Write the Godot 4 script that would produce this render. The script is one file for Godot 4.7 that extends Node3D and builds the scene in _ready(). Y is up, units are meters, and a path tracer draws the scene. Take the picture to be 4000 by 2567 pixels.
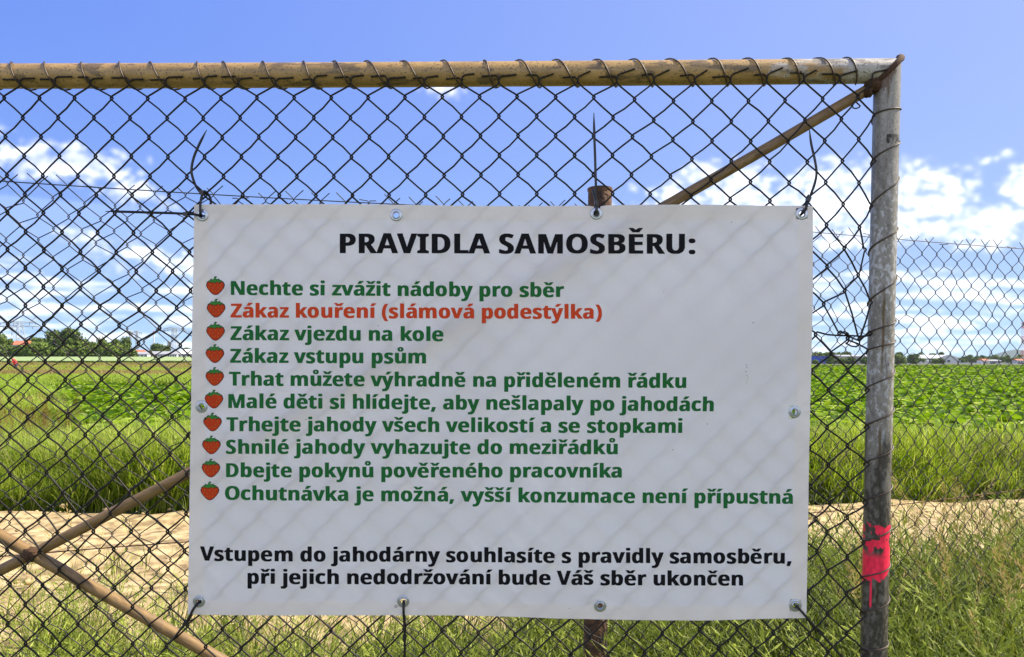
extends Node3D
# A banner tied to a chain-link gate, an older fence and farmland behind it.
# Gate plane: z = -1.5, one photo pixel there is S metres; the optical axis meets the horizon row HY.
const S := 0.0005
const F := 3000.0
const HY := 1397.0
const CX := 2000.0
const EYE := 1.5
const GZ := -1.5

var rng := RandomNumberGenerator.new()
var M := {}
var taken := {}

# ------------------------------------------------------------------ mesh builder
class MB:
	var v := PackedVector3Array()
	var n := PackedVector3Array()
	var uv := PackedVector2Array()
	var c := PackedColorArray()
	var i := PackedInt32Array()
	var col := Color(1, 1, 1)
	func add(p: Vector3, nn: Vector3, t := Vector2.ZERO) -> int:
		v.append(p); n.append(nn); uv.append(t); c.append(col)
		return v.size() - 1
	func tri(a: int, b: int, d: int) -> void:
		i.append(a); i.append(b); i.append(d)
	func quad(a: Vector3, b: Vector3, d: Vector3, e: Vector3) -> void:
		var nn := -(b - a).cross(d - a).normalized()
		var k := v.size()
		add(a, nn, Vector2(0, 0)); add(b, nn, Vector2(1, 0)); add(d, nn, Vector2(1, 1)); add(e, nn, Vector2(0, 1))
		tri(k, k + 1, k + 2); tri(k, k + 2, k + 3)
	func face(a: Vector3, b: Vector3, d: Vector3) -> void:
		var nn := -(b - a).cross(d - a).normalized()
		var k := v.size()
		add(a, nn); add(b, nn); add(d, nn)
		tri(k, k + 1, k + 2)
	func box(o: Vector3, s: Vector3, b := Basis()) -> void:
		var h := s * 0.5
		var q := []
		for k in 8:
			q.append(o + b * Vector3(h.x * (1 if k & 1 else -1), h.y * (1 if k & 2 else -1), h.z * (1 if k & 4 else -1)))
		quad(q[4], q[6], q[7], q[5]); quad(q[1], q[3], q[2], q[0]); quad(q[0], q[2], q[6], q[4])
		quad(q[5], q[7], q[3], q[1]); quad(q[2], q[3], q[7], q[6]); quad(q[0], q[4], q[5], q[1])
	# a tube along pts; rad is one radius or one for each point
	func tube(pts: Array, rad, sides := 6, cap := true) -> void:
		var m := pts.size()
		if m < 2:
			return
		var up := Vector3(0.123, 0.31, 0.94).normalized()
		var first := v.size()
		var t0: Vector3 = (pts[1] - pts[0]).normalized()
		var s: Vector3 = up.cross(t0).normalized()
		for k in m:
			var t: Vector3 = (pts[mini(k + 1, m - 1)] - pts[maxi(k - 1, 0)]).normalized()
			s = (s - t * s.dot(t)).normalized()
			var w: Vector3 = t.cross(s)
			var r: float = rad[k] if rad is Array else rad
			for q in sides:
				var a := TAU * q / sides
				var d: Vector3 = s * cos(a) + w * sin(a)
				add(pts[k] + d * r, d, Vector2(float(k) / (m - 1), float(q) / sides))
		for k in m - 1:
			for q in sides:
				var a0 := first + k * sides + q
				var a1 := first + k * sides + (q + 1) % sides
				tri(a0, a0 + sides, a1); tri(a1, a0 + sides, a1 + sides)
		if cap:
			for e in [0, m - 1]:
				var ct := add(pts[e], (pts[0] - pts[1]).normalized() if e == 0 else (pts[m - 1] - pts[m - 2]).normalized())
				for q in sides:
					var a0: int = first + e * sides + q
					var a1: int = first + e * sides + (q + 1) % sides
					if e == 0: tri(ct, a0, a1)
					else: tri(ct, a1, a0)
	func mesh(m: Material) -> ArrayMesh:
		var a := []
		a.resize(Mesh.ARRAY_MAX)
		a[Mesh.ARRAY_VERTEX] = v; a[Mesh.ARRAY_NORMAL] = n; a[Mesh.ARRAY_TEX_UV] = uv; a[Mesh.ARRAY_COLOR] = c; a[Mesh.ARRAY_INDEX] = i
		var r := ArrayMesh.new()
		r.add_surface_from_arrays(Mesh.PRIMITIVE_TRIANGLES, a)
		r.surface_set_material(0, m)
		return r

# ------------------------------------------------------------------ nodes
func numbered(called: String) -> String:
	var k: int = taken.get(called, 0)
	taken[called] = k + 1
	return called if k == 0 else "%s_%03d" % [called, k]
func tag(o: Node, label := "", category := "", group := "", kind := "") -> Node:
	if label: o.set_meta("label", label)
	if category: o.set_meta("category", category)
	if group: o.set_meta("group", group)
	if kind: o.set_meta("kind", kind)
	return o
func base(called: String, where := Vector3.ZERO) -> Node3D:
	var o := Node3D.new()
	o.name = numbered(called)
	add_child(o)
	o.position = where
	return o
func part(called: String, mb: MB, m: Material, parent: Node = self) -> MeshInstance3D:
	var o := MeshInstance3D.new()
	o.name = numbered(called) if parent == self else called
	o.mesh = mb.mesh(m)
	parent.add_child(o, true)
	return o
func many(called: String, mesh: Mesh, where: Array, parent: Node = self) -> MultiMeshInstance3D:
	var mm := MultiMesh.new()
	mm.transform_format = MultiMesh.TRANSFORM_3D
	mm.mesh = mesh
	mm.instance_count = where.size()
	for k in where.size():
		mm.set_instance_transform(k, where[k])
	var o := MultiMeshInstance3D.new()
	o.name = numbered(called) if parent == self else called
	o.multimesh = mm
	parent.add_child(o, true)
	return o

# ------------------------------------------------------------------ places
func pl(x: float, y: float, dz := 0.0) -> Vector3:            # a point of the gate plane, dz towards the viewer
	return Vector3((x - CX) * S, EYE + (HY - y) * S, GZ + dz)
func at(x: float, y: float, d: float) -> Vector3:
	return Vector3((x - CX) / F * d, EYE + (HY - y) / F * d, -d)
func land(x: float, d: float) -> float:                       # height of the ground
	var right := smoothstep(-0.10, 0.10, x / maxf(d, 1.0))
	var l := 0.0
	if d > 130.0: l = lerpf(0.0, 1.0, clampf((d - 130.0) / 250.0, 0, 1))
	var r := 0.0
	if d > 118.0: r = lerpf(0.0, -4.4, clampf((d - 118.0) / 560.0, 0, 1))
	return lerpf(l, r, right)
func on(x: float, d: float) -> Vector3:
	var X := (x - CX) / F * d
	return Vector3(X, land(X, d), -d)

# ------------------------------------------------------------------ materials
func lin(r: float, g: float, b: float) -> Color:
	return Color(r, g, b).linear_to_srgb()
func noise(freq: float, octaves := 4, sd := 1) -> FastNoiseLite:
	var f := FastNoiseLite.new()
	f.noise_type = FastNoiseLite.TYPE_SIMPLEX_SMOOTH
	f.frequency = freq
	f.fractal_octaves = octaves
	f.seed = sd
	return f
func ramp_tex(freq: float, cols: Array, size := 512, sd := 1, octaves := 5) -> NoiseTexture2D:
	var g := Gradient.new()
	var offs := PackedFloat32Array()
	var cs := PackedColorArray()
	for c in cols:
		offs.append(c[0]); cs.append(lin(c[1], c[2], c[3]))
	g.offsets = offs
	g.colors = cs
	var t := NoiseTexture2D.new()
	t.width = size; t.height = size; t.seamless = true
	t.noise = noise(freq, octaves, sd)
	t.color_ramp = g
	return t
func bump_tex(freq: float, strength: float, size := 512, sd := 3, octaves := 4) -> NoiseTexture2D:
	var t := NoiseTexture2D.new()
	t.width = size; t.height = size; t.seamless = true
	t.noise = noise(freq, octaves, sd)
	t.as_normal_map = true
	t.bump_strength = strength
	return t
func mat(called: String, c: Color, rough := 0.8, metal := 0.0) -> StandardMaterial3D:
	var m := StandardMaterial3D.new()
	m.resource_name = called
	m.albedo_color = c
	m.roughness = rough
	m.metallic = metal
	return m
func leafy(called: String, glow := 0.6) -> StandardMaterial3D:
	var m := mat(called, Color(1, 1, 1), 0.55)
	m.vertex_color_use_as_albedo = true
	m.cull_mode = BaseMaterial3D.CULL_DISABLED
	m.backlight_enabled = true
	m.backlight = Color(glow, glow, glow * 0.75).linear_to_srgb()
	m.metallic_specular = 0.35
	return m
func tri_tex(m: StandardMaterial3D, t: Texture2D, scale: float, world := true) -> void:
	m.albedo_texture = t
	m.uv1_triplanar = true
	m.uv1_world_triplanar = world
	m.uv1_scale = Vector3.ONE * scale

func _ready() -> void:
	rng.seed = 20240611
	camera_and_light()
	materials()
	ground()
	far_land()
	crops()
	verges()
	near_grass()
	rear_fence()
	gate()
	banner()
	ties()
	picker()

# ------------------------------------------------------------------ camera, sky, sun
func camera_and_light() -> void:
	var cam := Camera3D.new()
	cam.name = "camera"
	add_child(cam)
	cam.position = Vector3(0, EYE, 0)
	var near := 0.05
	cam.set_frustum(near * 2567.0 / F, Vector2(0, (HY - 1283.5) / F * near), near, 9000.0)
	cam.current = true
	var env := Environment.new()
	env.background_mode = Environment.BG_SKY
	env.tonemap_mode = Environment.TONE_MAPPER_LINEAR
	env.tonemap_exposure = 2.1
	env.sdfgi_enabled = true
	env.ssao_enabled = true
	env.ssil_enabled = true
	env.fog_enabled = true
	env.fog_density = 0.00004
	env.fog_light_color = Color(0.80, 0.88, 1.0)
	var sky := Sky.new()
	var sm := PanoramaSkyMaterial.new()
	sm.panorama = sky_picture()
	sky.sky_material = sm
	env.sky = sky
	var we := WorldEnvironment.new()
	we.name = "environment"
	we.environment = env
	add_child(we)
	var sun := DirectionalLight3D.new()
	sun.name = "sun"
	add_child(sun)
	sun.light_energy = 1.6
	sun.light_color = Color(1.0, 0.95, 0.86)
	sun.light_angular_distance = 0.5
	sun.shadow_enabled = true
	sun.look_at_from_position(SUN * 100.0, Vector3.ZERO, Vector3.UP)

const SUN := Vector3(0.68, 0.72, -0.065)

func sky_picture() -> ImageTexture:
	var w := 2048
	var h := 1024
	var im := Image.create(w, h, false, Image.FORMAT_RGBF)
	var n1 := noise(1.0, 5, 11)
	var n2 := noise(1.0, 4, 12)
	var sdir := SUN.normalized()
	# clouds seen in the photograph: direction (as photo column and row), half-widths, tilt, strength
	var blobs := [
		[120, 610, 330, 60, 0.10, 0.78], [400, 690, 200, 70, 0.25, 0.7], [330, 930, 170, 38, 0.15, 0.55], [640, 1020, 240, 45, 0.1, 0.7], [-300, 560, 300, 70, 0.0, 0.9],
		[1745, 345, 95, 32, 0.05, 0.75], [2790, 725, 170, 75, -0.15, 1.0], [3290, 720, 170, 75, -0.05, 1.15], [3150, 830, 520, 110, 0.0, 1.1], [3600, 770, 240, 100, 0.25, 1.0],
		[3780, 655, 130, 22, -0.3, 0.7], [3640, 690, 180, 30, -0.2, 0.7], [3960, 830, 130, 40, 0.0, 0.9], [3800, 900, 330, 60, 0.05, 0.9], [4300, 780, 300, 140, 0.0, 1.0]]
	for y in h:
		var el := PI * 0.5 - (y + 0.5) / h * PI
		var sy := sin(el)
		var cy := cos(el)
		if el < -0.12:
			break
		for x in w:
			var az := wrapf((x + 0.5) / w * TAU, -PI, PI)
			var d := Vector3(sin(az) * cy, sy, -cos(az) * cy)
			var e := maxf(sy, 0.0)
			# clear air: deep blue overhead, pale at the horizon, paler round the sun
			var toward := d.dot(sdir) * 0.5 + 0.5
			var t := pow(1.0 - e, 5.0)
			var r := lerpf(0.024, 0.245, t)
			var g := lerpf(0.092, 0.37, t)
			var b := lerpf(0.42, 0.53, t)
			var k := pow(toward, 2.2)
			r += 0.222 * k * (1.0 - t * 0.6)
			g += 0.212 * k * (1.0 - t * 0.6)
			b += 0.09 * k * (1.0 - t * 0.6)
			# cloud sheets in perspective
			var q := 1.0 / (e + 0.10)
			var cx := d.x * q
			var cz := d.z * q
			var f1 := n1.get_noise_2d(cx * 1.05, cz * 2.0 + 3.0)
			var f2 := n2.get_noise_2d(cx * 3.2, cz * 5.0)
			var low := 1.0 - smoothstep(0.07, 0.16, e)
			var cover := 0.0
			var front := cos(az) > 0.55
			var away := smoothstep(0.75, 0.2, cos(az))
			cover = low * (0.42 + 0.25 * away) + away * smoothstep(1.0, 0.3, e) * 0.78  # thicker cloud added behind and beside the viewer, to brighten the banner
			var cl := smoothstep(0.30, 0.80, cover + (f1 * 0.75 + f2 * 0.22) * minf(1.0, cover * 3.0))
			if front:
				var pxx := CX + F * tan(az)
				var pyy := HY - F * tan(el) / cos(az)
				var s := 0.0
				for bl in blobs:
					var dx: float = pxx - bl[0]
					var dy: float = pyy - bl[1] - dx * bl[4]
					var rr: float = (dx * dx) / (bl[2] * bl[2]) + (dy * dy) / (bl[3] * bl[3])
					if rr < 4.0:
						s = maxf(s, bl[5] * (1.0 - rr * 0.36))
				if s > 0.0:
					var e1 := n1.get_noise_2d(pxx * 0.0055, pyy * 0.010)
					var e2 := n2.get_noise_2d(pxx * 0.018, pyy * 0.026)
					cl = maxf(cl, smoothstep(0.20, 1.0, s + e1 * 0.65 + e2 * 0.28) * clampf(0.62 + e2 * 0.9 + e1 * 0.5, 0.25, 1.0))
			if cl > 0.0:
				var shade := 0.98 + 0.15 * n2.get_noise_2d(cx * 1.7 + 9.0, cz * 6.0)
				var thick := smoothstep(0.5, 1.0, cl)
				var thin := 0.52 + 0.36 * smoothstep(-0.3, 0.45, n2.get_noise_2d(cx * 2.3 + 70.0, cz * 4.0 + 5.0))
				var lit := shade * (0.95 + 0.16 * k)
				var grey := smoothstep(0.05, 0.45, n1.get_noise_2d(cx * 1.3 + 40.0, cz * 3.4)) * 0.22 * thick
				r = lerpf(r, lit * (1.0 - grey * 1.15), cl * thin)
				g = lerpf(g, lit * (0.99 - grey), cl * thin)
				b = lerpf(b, lit * (0.985 - grey * 0.6), cl * thin)
			im.set_pixel(x, y, Color(r, g, b))
	# below the horizon: far ground, seen only past the end of the land
	var yl := int((PI * 0.5 + 0.03) / PI * h)
	im.fill_rect(Rect2i(0, yl, w, h - yl), Color(0.16, 0.19, 0.10))
	return ImageTexture.create_from_image(im)

# ------------------------------------------------------------------ materials
func materials() -> void:
	M.wire = mat("dark wire", lin(0.017, 0.0145, 0.0115), 0.45)
	M.wire.metallic_specular = 0.3
	M.old_wire = mat("old dark wire", lin(0.014, 0.014, 0.012), 0.6)
	M.lace = mat("lacing wire", lin(0.055, 0.036, 0.024), 0.5)
	M.rust_wire = mat("rusty wire", lin(0.13, 0.055, 0.025), 0.8)
	M.plastic = mat("black plastic", lin(0.012, 0.012, 0.013), 0.32)
	M.eyelet = mat("zinc eyelet", lin(0.40, 0.44, 0.49), 0.28, 0.9)
	M.weld = mat("rusty weld", lin(0.05, 0.028, 0.015), 0.9)
	tri_tex(M.weld, ramp_tex(0.03, [[0.2, 0.25, 0.2, 0.2], [0.5, 0.9, 0.75, 0.6], [0.8, 1.6, 1.1, 0.7]], 256, 5), 14.0, false)
	M.weld.albedo_color = lin(0.07, 0.038, 0.02)
	M.rail = mat("tan painted pipe", Color(1, 1, 1), 0.42)
	M.rail.albedo_texture = rail_picture()
	M.rail.normal_enabled = true
	M.rail.normal_texture = bump_tex(0.06, 2.0, 512, 8)
	M.rail.normal_scale = 0.25
	M.post = mat("galvanised post", Color(1, 1, 1), 0.48)
	M.post.albedo_texture = post_picture()
	M.post.metallic_specular = 0.4
	M.post.metallic = 0.25
	M.post.roughness = 0.42
	M.brace = mat("brown brace pipe", Color(1, 1, 1), 0.5)
	M.brace.albedo_texture = brace_picture()
	M.rust = mat("rusty pipe", Color(1, 1, 1), 0.85)
	tri_tex(M.rust, ramp_tex(0.012, [[0.2, 0.02, 0.012, 0.009], [0.45, 0.06, 0.03, 0.016], [0.65, 0.11, 0.052, 0.025], [0.85, 0.16, 0.09, 0.055]], 512, 6), 2.6, false)
	M.rust.normal_enabled = true
	M.rust.normal_texture = bump_tex(0.04, 6.0)
	M.pvc = mat("white banner vinyl", Color(1, 1, 1), 0.42)
	M.pvc.albedo_texture = ramp_tex(0.006, [[0.2, 0.90, 0.86, 0.80], [0.8, 0.94, 0.905, 0.85]], 512, 9)
	M.pvc.uv1_scale = Vector3(1.5, 1, 1)
	M.pvc.backlight_enabled = true
	M.pvc.backlight = Color(1, 1, 1)
	M.pvc.metallic_specular = 0.4
	M.pvc.cull_mode = BaseMaterial3D.CULL_DISABLED
	for ink in [["ink_black", 0.008, 0.008, 0.01], ["ink_green", 0.016, 0.125, 0.032], ["ink_red", 0.55, 0.058, 0.016], ["berry_red", 0.46, 0.045, 0.012], ["berry_green", 0.04, 0.20, 0.04], ["berry_seed", 0.45, 0.25, 0.04]]:
		var m := mat(ink[0], lin(ink[1], ink[2], ink[3]), 0.55)
		m.cull_mode = BaseMaterial3D.CULL_DISABLED
		m.metallic_specular = 0.18
		M[ink[0]] = m
	M.speck = mat("dirt speck", lin(0.10, 0.075, 0.05), 0.9)
	M.soil = mat("field soil", Color(1, 1, 1), 0.95)
	tri_tex(M.soil, ramp_tex(0.02, [[0.25, 0.035, 0.04, 0.015], [0.5, 0.07, 0.085, 0.028], [0.75, 0.12, 0.115, 0.045]], 512, 21), 0.13)
	M.road = mat("dry dirt track", Color(1, 1, 1), 0.95)
	tri_tex(M.road, ramp_tex(0.016, [[0.2, 0.16, 0.11, 0.05], [0.42, 0.32, 0.235, 0.11], [0.6, 0.42, 0.32, 0.16], [0.85, 0.50, 0.395, 0.215]], 1024, 22, 6), 0.35)
	M.road.normal_enabled = true
	M.road.normal_texture = bump_tex(0.03, 5.0, 512, 23, 5)
	M.road.normal_scale = 0.6
	M.grass = leafy("grass blades", 0.95)
	M.near = leafy("near grass blades", 0.5)
	M.crop = leafy("crop leaves", 0.95)
	M.crop.roughness = 0.5
	M.crop.metallic_specular = 0.25
	M.tree = leafy("tree leaves", 0.4)
	M.straw = leafy("dry stalks", 0.3)
	M.bark = mat("bark", lin(0.09, 0.07, 0.05), 0.9)
	M.steel = mat("pylon steel", lin(0.40, 0.43, 0.42), 0.6, 0.2)
	M.white = mat("white sheet roof", lin(0.82, 0.82, 0.80), 0.5)
	M.wallw = mat("pale wall", lin(0.50, 0.52, 0.55), 0.8)
	M.grey = mat("grey roof", lin(0.28, 0.29, 0.31), 0.7)
	M.blue = mat("blue sheet wall", lin(0.015, 0.06, 0.42), 0.5)
	M.tile = mat("red roof tiles", lin(0.45, 0.14, 0.07), 0.8)
	M.glass = mat("dark window", lin(0.03, 0.035, 0.04), 0.15)
	M.tyre = mat("tyre rubber", lin(0.02, 0.02, 0.02), 0.8)
	M.car_white = mat("white car paint", lin(0.75, 0.76, 0.78), 0.25)
	M.car_dark = mat("dark car paint", lin(0.06, 0.07, 0.09), 0.25)
	M.car_silver = mat("silver car paint", lin(0.45, 0.46, 0.48), 0.3, 0.3)
	M.red_paint = mat("red mast paint", lin(0.5, 0.06, 0.04), 0.6)
	M.hill = mat("wooded hill", Color(1, 1, 1), 0.95)
	tri_tex(M.hill, ramp_tex(0.02, [[0.3, 0.035, 0.06, 0.05], [0.7, 0.06, 0.09, 0.07]], 256, 24), 0.01)
	M.skin = mat("skin", lin(0.45, 0.26, 0.18), 0.6)
	M.shirt = mat("red shirt", lin(0.62, 0.03, 0.03), 0.8)
	M.shorts = mat("dark shorts", lin(0.03, 0.035, 0.05), 0.85)
	M.hair = mat("brown hair", lin(0.06, 0.035, 0.02), 0.7)

# paint and wear on the top rail: u runs along it (photo columns -1000..3600), v round it (0.5 faces the viewer, 0.75 is up)
func rail_picture() -> ImageTexture:
	var w := 2048
	var h := 128
	var im := Image.create(w, h, false, Image.FORMAT_RGB8)
	var a := noise(0.010, 5, 31)
	var b := noise(0.055, 3, 32)
	var c := noise(0.2, 2, 33)
	for y in h:
		for x in w:
			var p := -1000.0 + 4600.0 * x / w
			var n := a.get_noise_2d(x, y * 2.2)
			var f := b.get_noise_2d(x * 0.7, y * 1.5)
			var g := c.get_noise_2d(x, y)
			var k := 0.94 + n * 0.34 + f * 0.16
			var col := Vector3(0.36, 0.232, 0.082) * k
			var zinc := smoothstep(3000.0, 3300.0, p + n * 420.0 + f * 160.0)
			col = col.lerp(Vector3(0.42, 0.42, 0.40) * (0.9 + f * 0.3), zinc * 0.85)
			var dirt := smoothstep(0.22, 0.42, a.get_noise_2d(x * 0.9 + 500.0, y * 3.0 + 90.0) + f * 0.18)
			col = col.lerp(Vector3(0.07, 0.052, 0.03), dirt * 0.65)
			if g > 0.30 and f > -0.02:
				col = col.lerp(Vector3(0.05, 0.035, 0.02), 0.7)
			im.set_pixel(x, y, Color(col.x, col.y, col.z).linear_to_srgb())
	return ImageTexture.create_from_image(im)

# u: photo row 200..2900 down the post, v round it (0.5 faces the viewer, 0.75 is its right side)
func post_picture() -> ImageTexture:
	var w := 1536
	var h := 192
	var im := Image.create(w, h, false, Image.FORMAT_RGB8)
	var a := noise(0.012, 5, 41)
	var b := noise(0.07, 3, 42)
	var c := noise(0.22, 2, 43)
	for x in w:
		var row := 200.0 + 4300.0 * x / w
		for y in h:
			var v := float(y) / h
			var xo := sin((v - 0.5) * TAU)          # -1 left edge .. 1 right edge as seen from the front
			var n := a.get_noise_2d(x * 0.8, y * 1.6)
			var f := b.get_noise_2d(x, y)
			var g := c.get_noise_2d(x, y)
			var col := Vector3(0.24, 0.228, 0.20) * (0.95 + n * 0.36 + f * 0.26)
			# bare zinc bloom
			col = col.lerp(Vector3(0.46, 0.48, 0.50), smoothstep(0.12, 0.4, f + n * 0.5) * 0.6 * smoothstep(600.0, 900.0, row) * smoothstep(1950.0, 1700.0, row))
			# rust-brown run marks below the lacing wire, left of the middle
			var run := smoothstep(0.16, 0.0, absf(xo + 0.28 + a.get_noise_2d(x * 0.25, 7.0) * 0.35)) * smoothstep(-0.15, 0.25, a.get_noise_2d(x * 0.5, 300.0 + y * 0.15))
			col = col.lerp(Vector3(0.10, 0.065, 0.025), clampf(run * 1.2, 0, 0.9))
			# dark grime on the lower half
			var grime := smoothstep(1600.0, 2000.0, row + n * 600.0) * (0.80 + f * 0.8 + n * 0.4)
			col = col.lerp(Vector3(0.035, 0.031, 0.024), clampf(grime, 0, 0.93))
			if g > 0.4:
				col *= 0.6
			# painted-over dark mark
			if row > 525.0 and row < 553.0 + f * 22.0 and xo > -0.35 + n * 0.3 and xo < 0.8 and v > 0.25 and v < 0.75:
				col = col.lerp(Vector3(0.03, 0.027, 0.02), clampf(0.75 + f * 1.2, 0, 1))
			# rust round the weld
			var diag := row - 265.0 + xo * 48.0
			if v > 0.2 and v < 0.8 and diag < 34.0 + f * 50.0:
				col = col.lerp(Vector3(0.09, 0.05, 0.025), 0.8)
			# pink sprayed band with bare patches and one run
			var top := 2050.0 + n * 12.0 + f * 16.0
			var low := 2268.0 + n * 14.0 + f * 14.0 - 40.0 * smoothstep(0.0, 0.9, xo)
			var drip := absf(xo + 0.70) < 0.055 and row > 2200.0 and row < 2372.0 and v > 0.25 and v < 0.5
			if (row > top and row < low and v > 0.2 and v < 0.8) or drip:
				var pink := Vector3(0.92, 0.03, 0.085) * (0.92 + f * 0.3)
				var gap := smoothstep(0.07, 0.13, a.get_noise_2d(x * 3.2 + 70.0, y * 1.6) + f * 0.25) * smoothstep(2185.0, 2150.0, row)
				col = col.lerp(pink, 1.0 - (0.0 if drip else gap))
			im.set_pixel(x, y, Color(col.x, col.y, col.z).linear_to_srgb())
	return ImageTexture.create_from_image(im)

func brace_picture() -> ImageTexture:
	var w := 1024
	var h := 64
	var im := Image.create(w, h, false, Image.FORMAT_RGB8)
	var a := noise(0.014, 5, 51)
	var b := noise(0.09, 3, 52)
	for x in w:
		for y in h:
			var n := a.get_noise_2d(x, y * 3.0)
			var f := b.get_noise_2d(x * 0.5, y * 1.6)
			var col := Vector3(0.235, 0.145, 0.052) * (0.9 + n * 0.5 + f * 0.3)
			col = col.lerp(Vector3(0.13, 0.085, 0.045), smoothstep(0.05, 0.35, n + f * 0.3) * 0.7)
			im.set_pixel(x, y, Color(col.x, col.y, col.z).linear_to_srgb())
	return ImageTexture.create_from_image(im)

# ------------------------------------------------------------------ ground
func ground() -> void:
	# land: one sheet in rings about the viewer's place out to 6 km
	var mb := MB.new()
	var rings := [0.0, 1.0, 2.5, 4.0, 6.0, 9.0, 13.0, 20.0, 32.0, 50.0, 80.0, 118.0, 130.0, 180.0, 260.0, 380.0, 520.0, 678.0, 900.0, 1400.0, 2400.0, 6000.0]
	var seg := 144
	for k in rings.size():
		for q in seg + 1:
			var a := TAU * q / seg
			var x: float = sin(a) * rings[k]
			var z: float = -cos(a) * rings[k]
			mb.add(Vector3(x, land(x, rings[k]) if z < 0 else 0.0, z), Vector3.UP)
	for k in rings.size() - 1:
		for q in seg:
			var a0 := k * (seg + 1) + q
			mb.tri(a0, a0 + seg + 1, a0 + 1); mb.tri(a0 + 1, a0 + seg + 1, a0 + seg + 2)
	tag(part("ground", mb, M.soil), "dark green and brown farmland soil under the crops", "ground", "", "structure")
	# dirt track with wheel ruts and clods
	mb = MB.new()
	var n := noise(0.5, 4, 61)
	var n2 := noise(3.0, 3, 62)
	var nx := 150
	var nz := 44
	for j in nz + 1:
		var t := float(j) / nz
		for i in nx + 1:
			var x := -14.0 + 28.0 * i / nx
			var wob := n.get_noise_2d(x * 1.4, 5.0) * 0.35
			var z := -lerpf(3.5, 7.55 + wob + 0.06 * x, t)
			var rut := -0.05 * exp(-pow((t - 0.42) / 0.08, 2.0)) - 0.05 * exp(-pow((t - 0.80) / 0.07, 2.0))
			var y := 0.075 + rut + n.get_noise_2d(x * 2.0, z * 2.0) * 0.04 + n2.get_noise_2d(x, z) * 0.009
			y = lerpf(-0.04, y, smoothstep(0.0, 0.08, t) * smoothstep(1.0, 0.95, t))
			mb.add(Vector3(x, y, z), Vector3.UP)
	smooth(mb, nx, nz)
	tag(part("dirt_road", mb, M.road), "dry sandy dirt track with wheel ruts behind the fences", "dirt road", "", "structure")
	# clods and stones lying on the track
	var st := MB.new()
	rock(st, Vector3.ZERO, 1.0)
	var spots := []
	for k in 900:
		var x := rng.randf_range(-9, 9)
		var t := rng.randf()
		var z := -lerpf(4.2, 7.5, t)
		if rng.randf() < 0.3: z = -rng.randf_range(6.9, 7.6)
		var s := 0.005 + 0.028 * pow(rng.randf(), 6.0)
		spots.append(Transform3D(Basis.from_euler(Vector3(rng.randf() * TAU, rng.randf() * TAU, 0)).scaled(Vector3(s, s * 0.7, s)), Vector3(x, 0.075 + rng.randf_range(-0.02, 0.02), z)))
	tag(many("clods", st.mesh(M.road), spots), "small clods and stones strewn on the dirt track", "clods", "", "stuff")

func smooth(mb: MB, nx: int, nz: int) -> void:
	for j in nz + 1:
		for i in nx + 1:
			var k := j * (nx + 1) + i
			var dx := mb.v[k + (1 if i < nx else 0)] - mb.v[k - (1 if i > 0 else 0)]
			var dz := mb.v[k + ((nx + 1) if j < nz else 0)] - mb.v[k - ((nx + 1) if j > 0 else 0)]
			mb.n[k] = dx.cross(dz).normalized()
			if mb.n[k].y < 0: mb.n[k] = -mb.n[k]
			if i < nx and j < nz:
				mb.tri(k, k + nx + 1, k + 1); mb.tri(k + 1, k + nx + 1, k + nx + 2)

func rock(mb: MB, o: Vector3, r: float) -> void:
	var n := noise(0.9, 2, 64)
	var rows := 5
	var cols := 7
	var first := mb.v.size()
	for j in rows + 1:
		for i in cols:
			var a := TAU * i / cols
			var b := PI * j / rows
			var d := Vector3(sin(b) * cos(a), cos(b), sin(b) * sin(a))
			mb.add(o + d * r * (0.85 + 0.4 * n.get_noise_3dv(d * 1.4)), d)
	for j in rows:
		for i in cols:
			var a0 := first + j * cols + i
			var a1 := first + j * cols + (i + 1) % cols
			mb.tri(a0, a0 + cols, a1); mb.tri(a1, a0 + cols, a1 + cols)

# ------------------------------------------------------------------ plants
func blade(mb: MB, o: Vector3, dir: Vector3, h: float, w: float, bend: float, col: Color, segs := 4) -> void:
	# a bent ribbon: o root, dir the way it leans
	var side := dir.cross(Vector3.UP).normalized()
	mb.col = col
	var k := mb.v.size()
	for j in segs + 1:
		var t := float(j) / segs
		var p := o + Vector3.UP * h * (t - bend * 0.35 * t * t * t) + dir * h * bend * t * t
		var ww := w * (1.0 - pow(t, 1.8)) * (0.7 + 0.6 * minf(t * 3.0, 1.0)) * 0.5
		var nn := (dir * -1.0 + Vector3.UP * (0.3 + t)).normalized()
		if j < segs:
			mb.add(p - side * ww, nn); mb.add(p + side * ww, nn)
		else:
			mb.add(p, nn)
	for j in segs - 1:
		var a := k + j * 2
		mb.tri(a, a + 2, a + 1); mb.tri(a + 1, a + 2, a + 3)
	var e := k + (segs - 1) * 2
	mb.tri(e, e + 2, e + 1)

func clump(blades: int, radius: float, h0: float, h1: float, w: float, bend: float, cols: Array, wind := Vector3.ZERO) -> MB:
	var mb := MB.new()
	for k in blades:
		var a := rng.randf() * TAU
		var o := Vector3(cos(a), 0, sin(a)) * radius * sqrt(rng.randf())
		var b := a + rng.randf_range(-1.3, 1.3)
		var dir := (Vector3(cos(b), 0, sin(b)) + wind).normalized()
		var c: Color = cols[rng.randi() % cols.size()]
		var f := rng.randf_range(0.75, 1.25)
		blade(mb, o, dir, rng.randf_range(h0, h1), w * rng.randf_range(0.7, 1.3), bend * rng.randf_range(0.3, 1.5), Color(c.r * f, c.g * f, c.b * f))
	return mb

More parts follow.
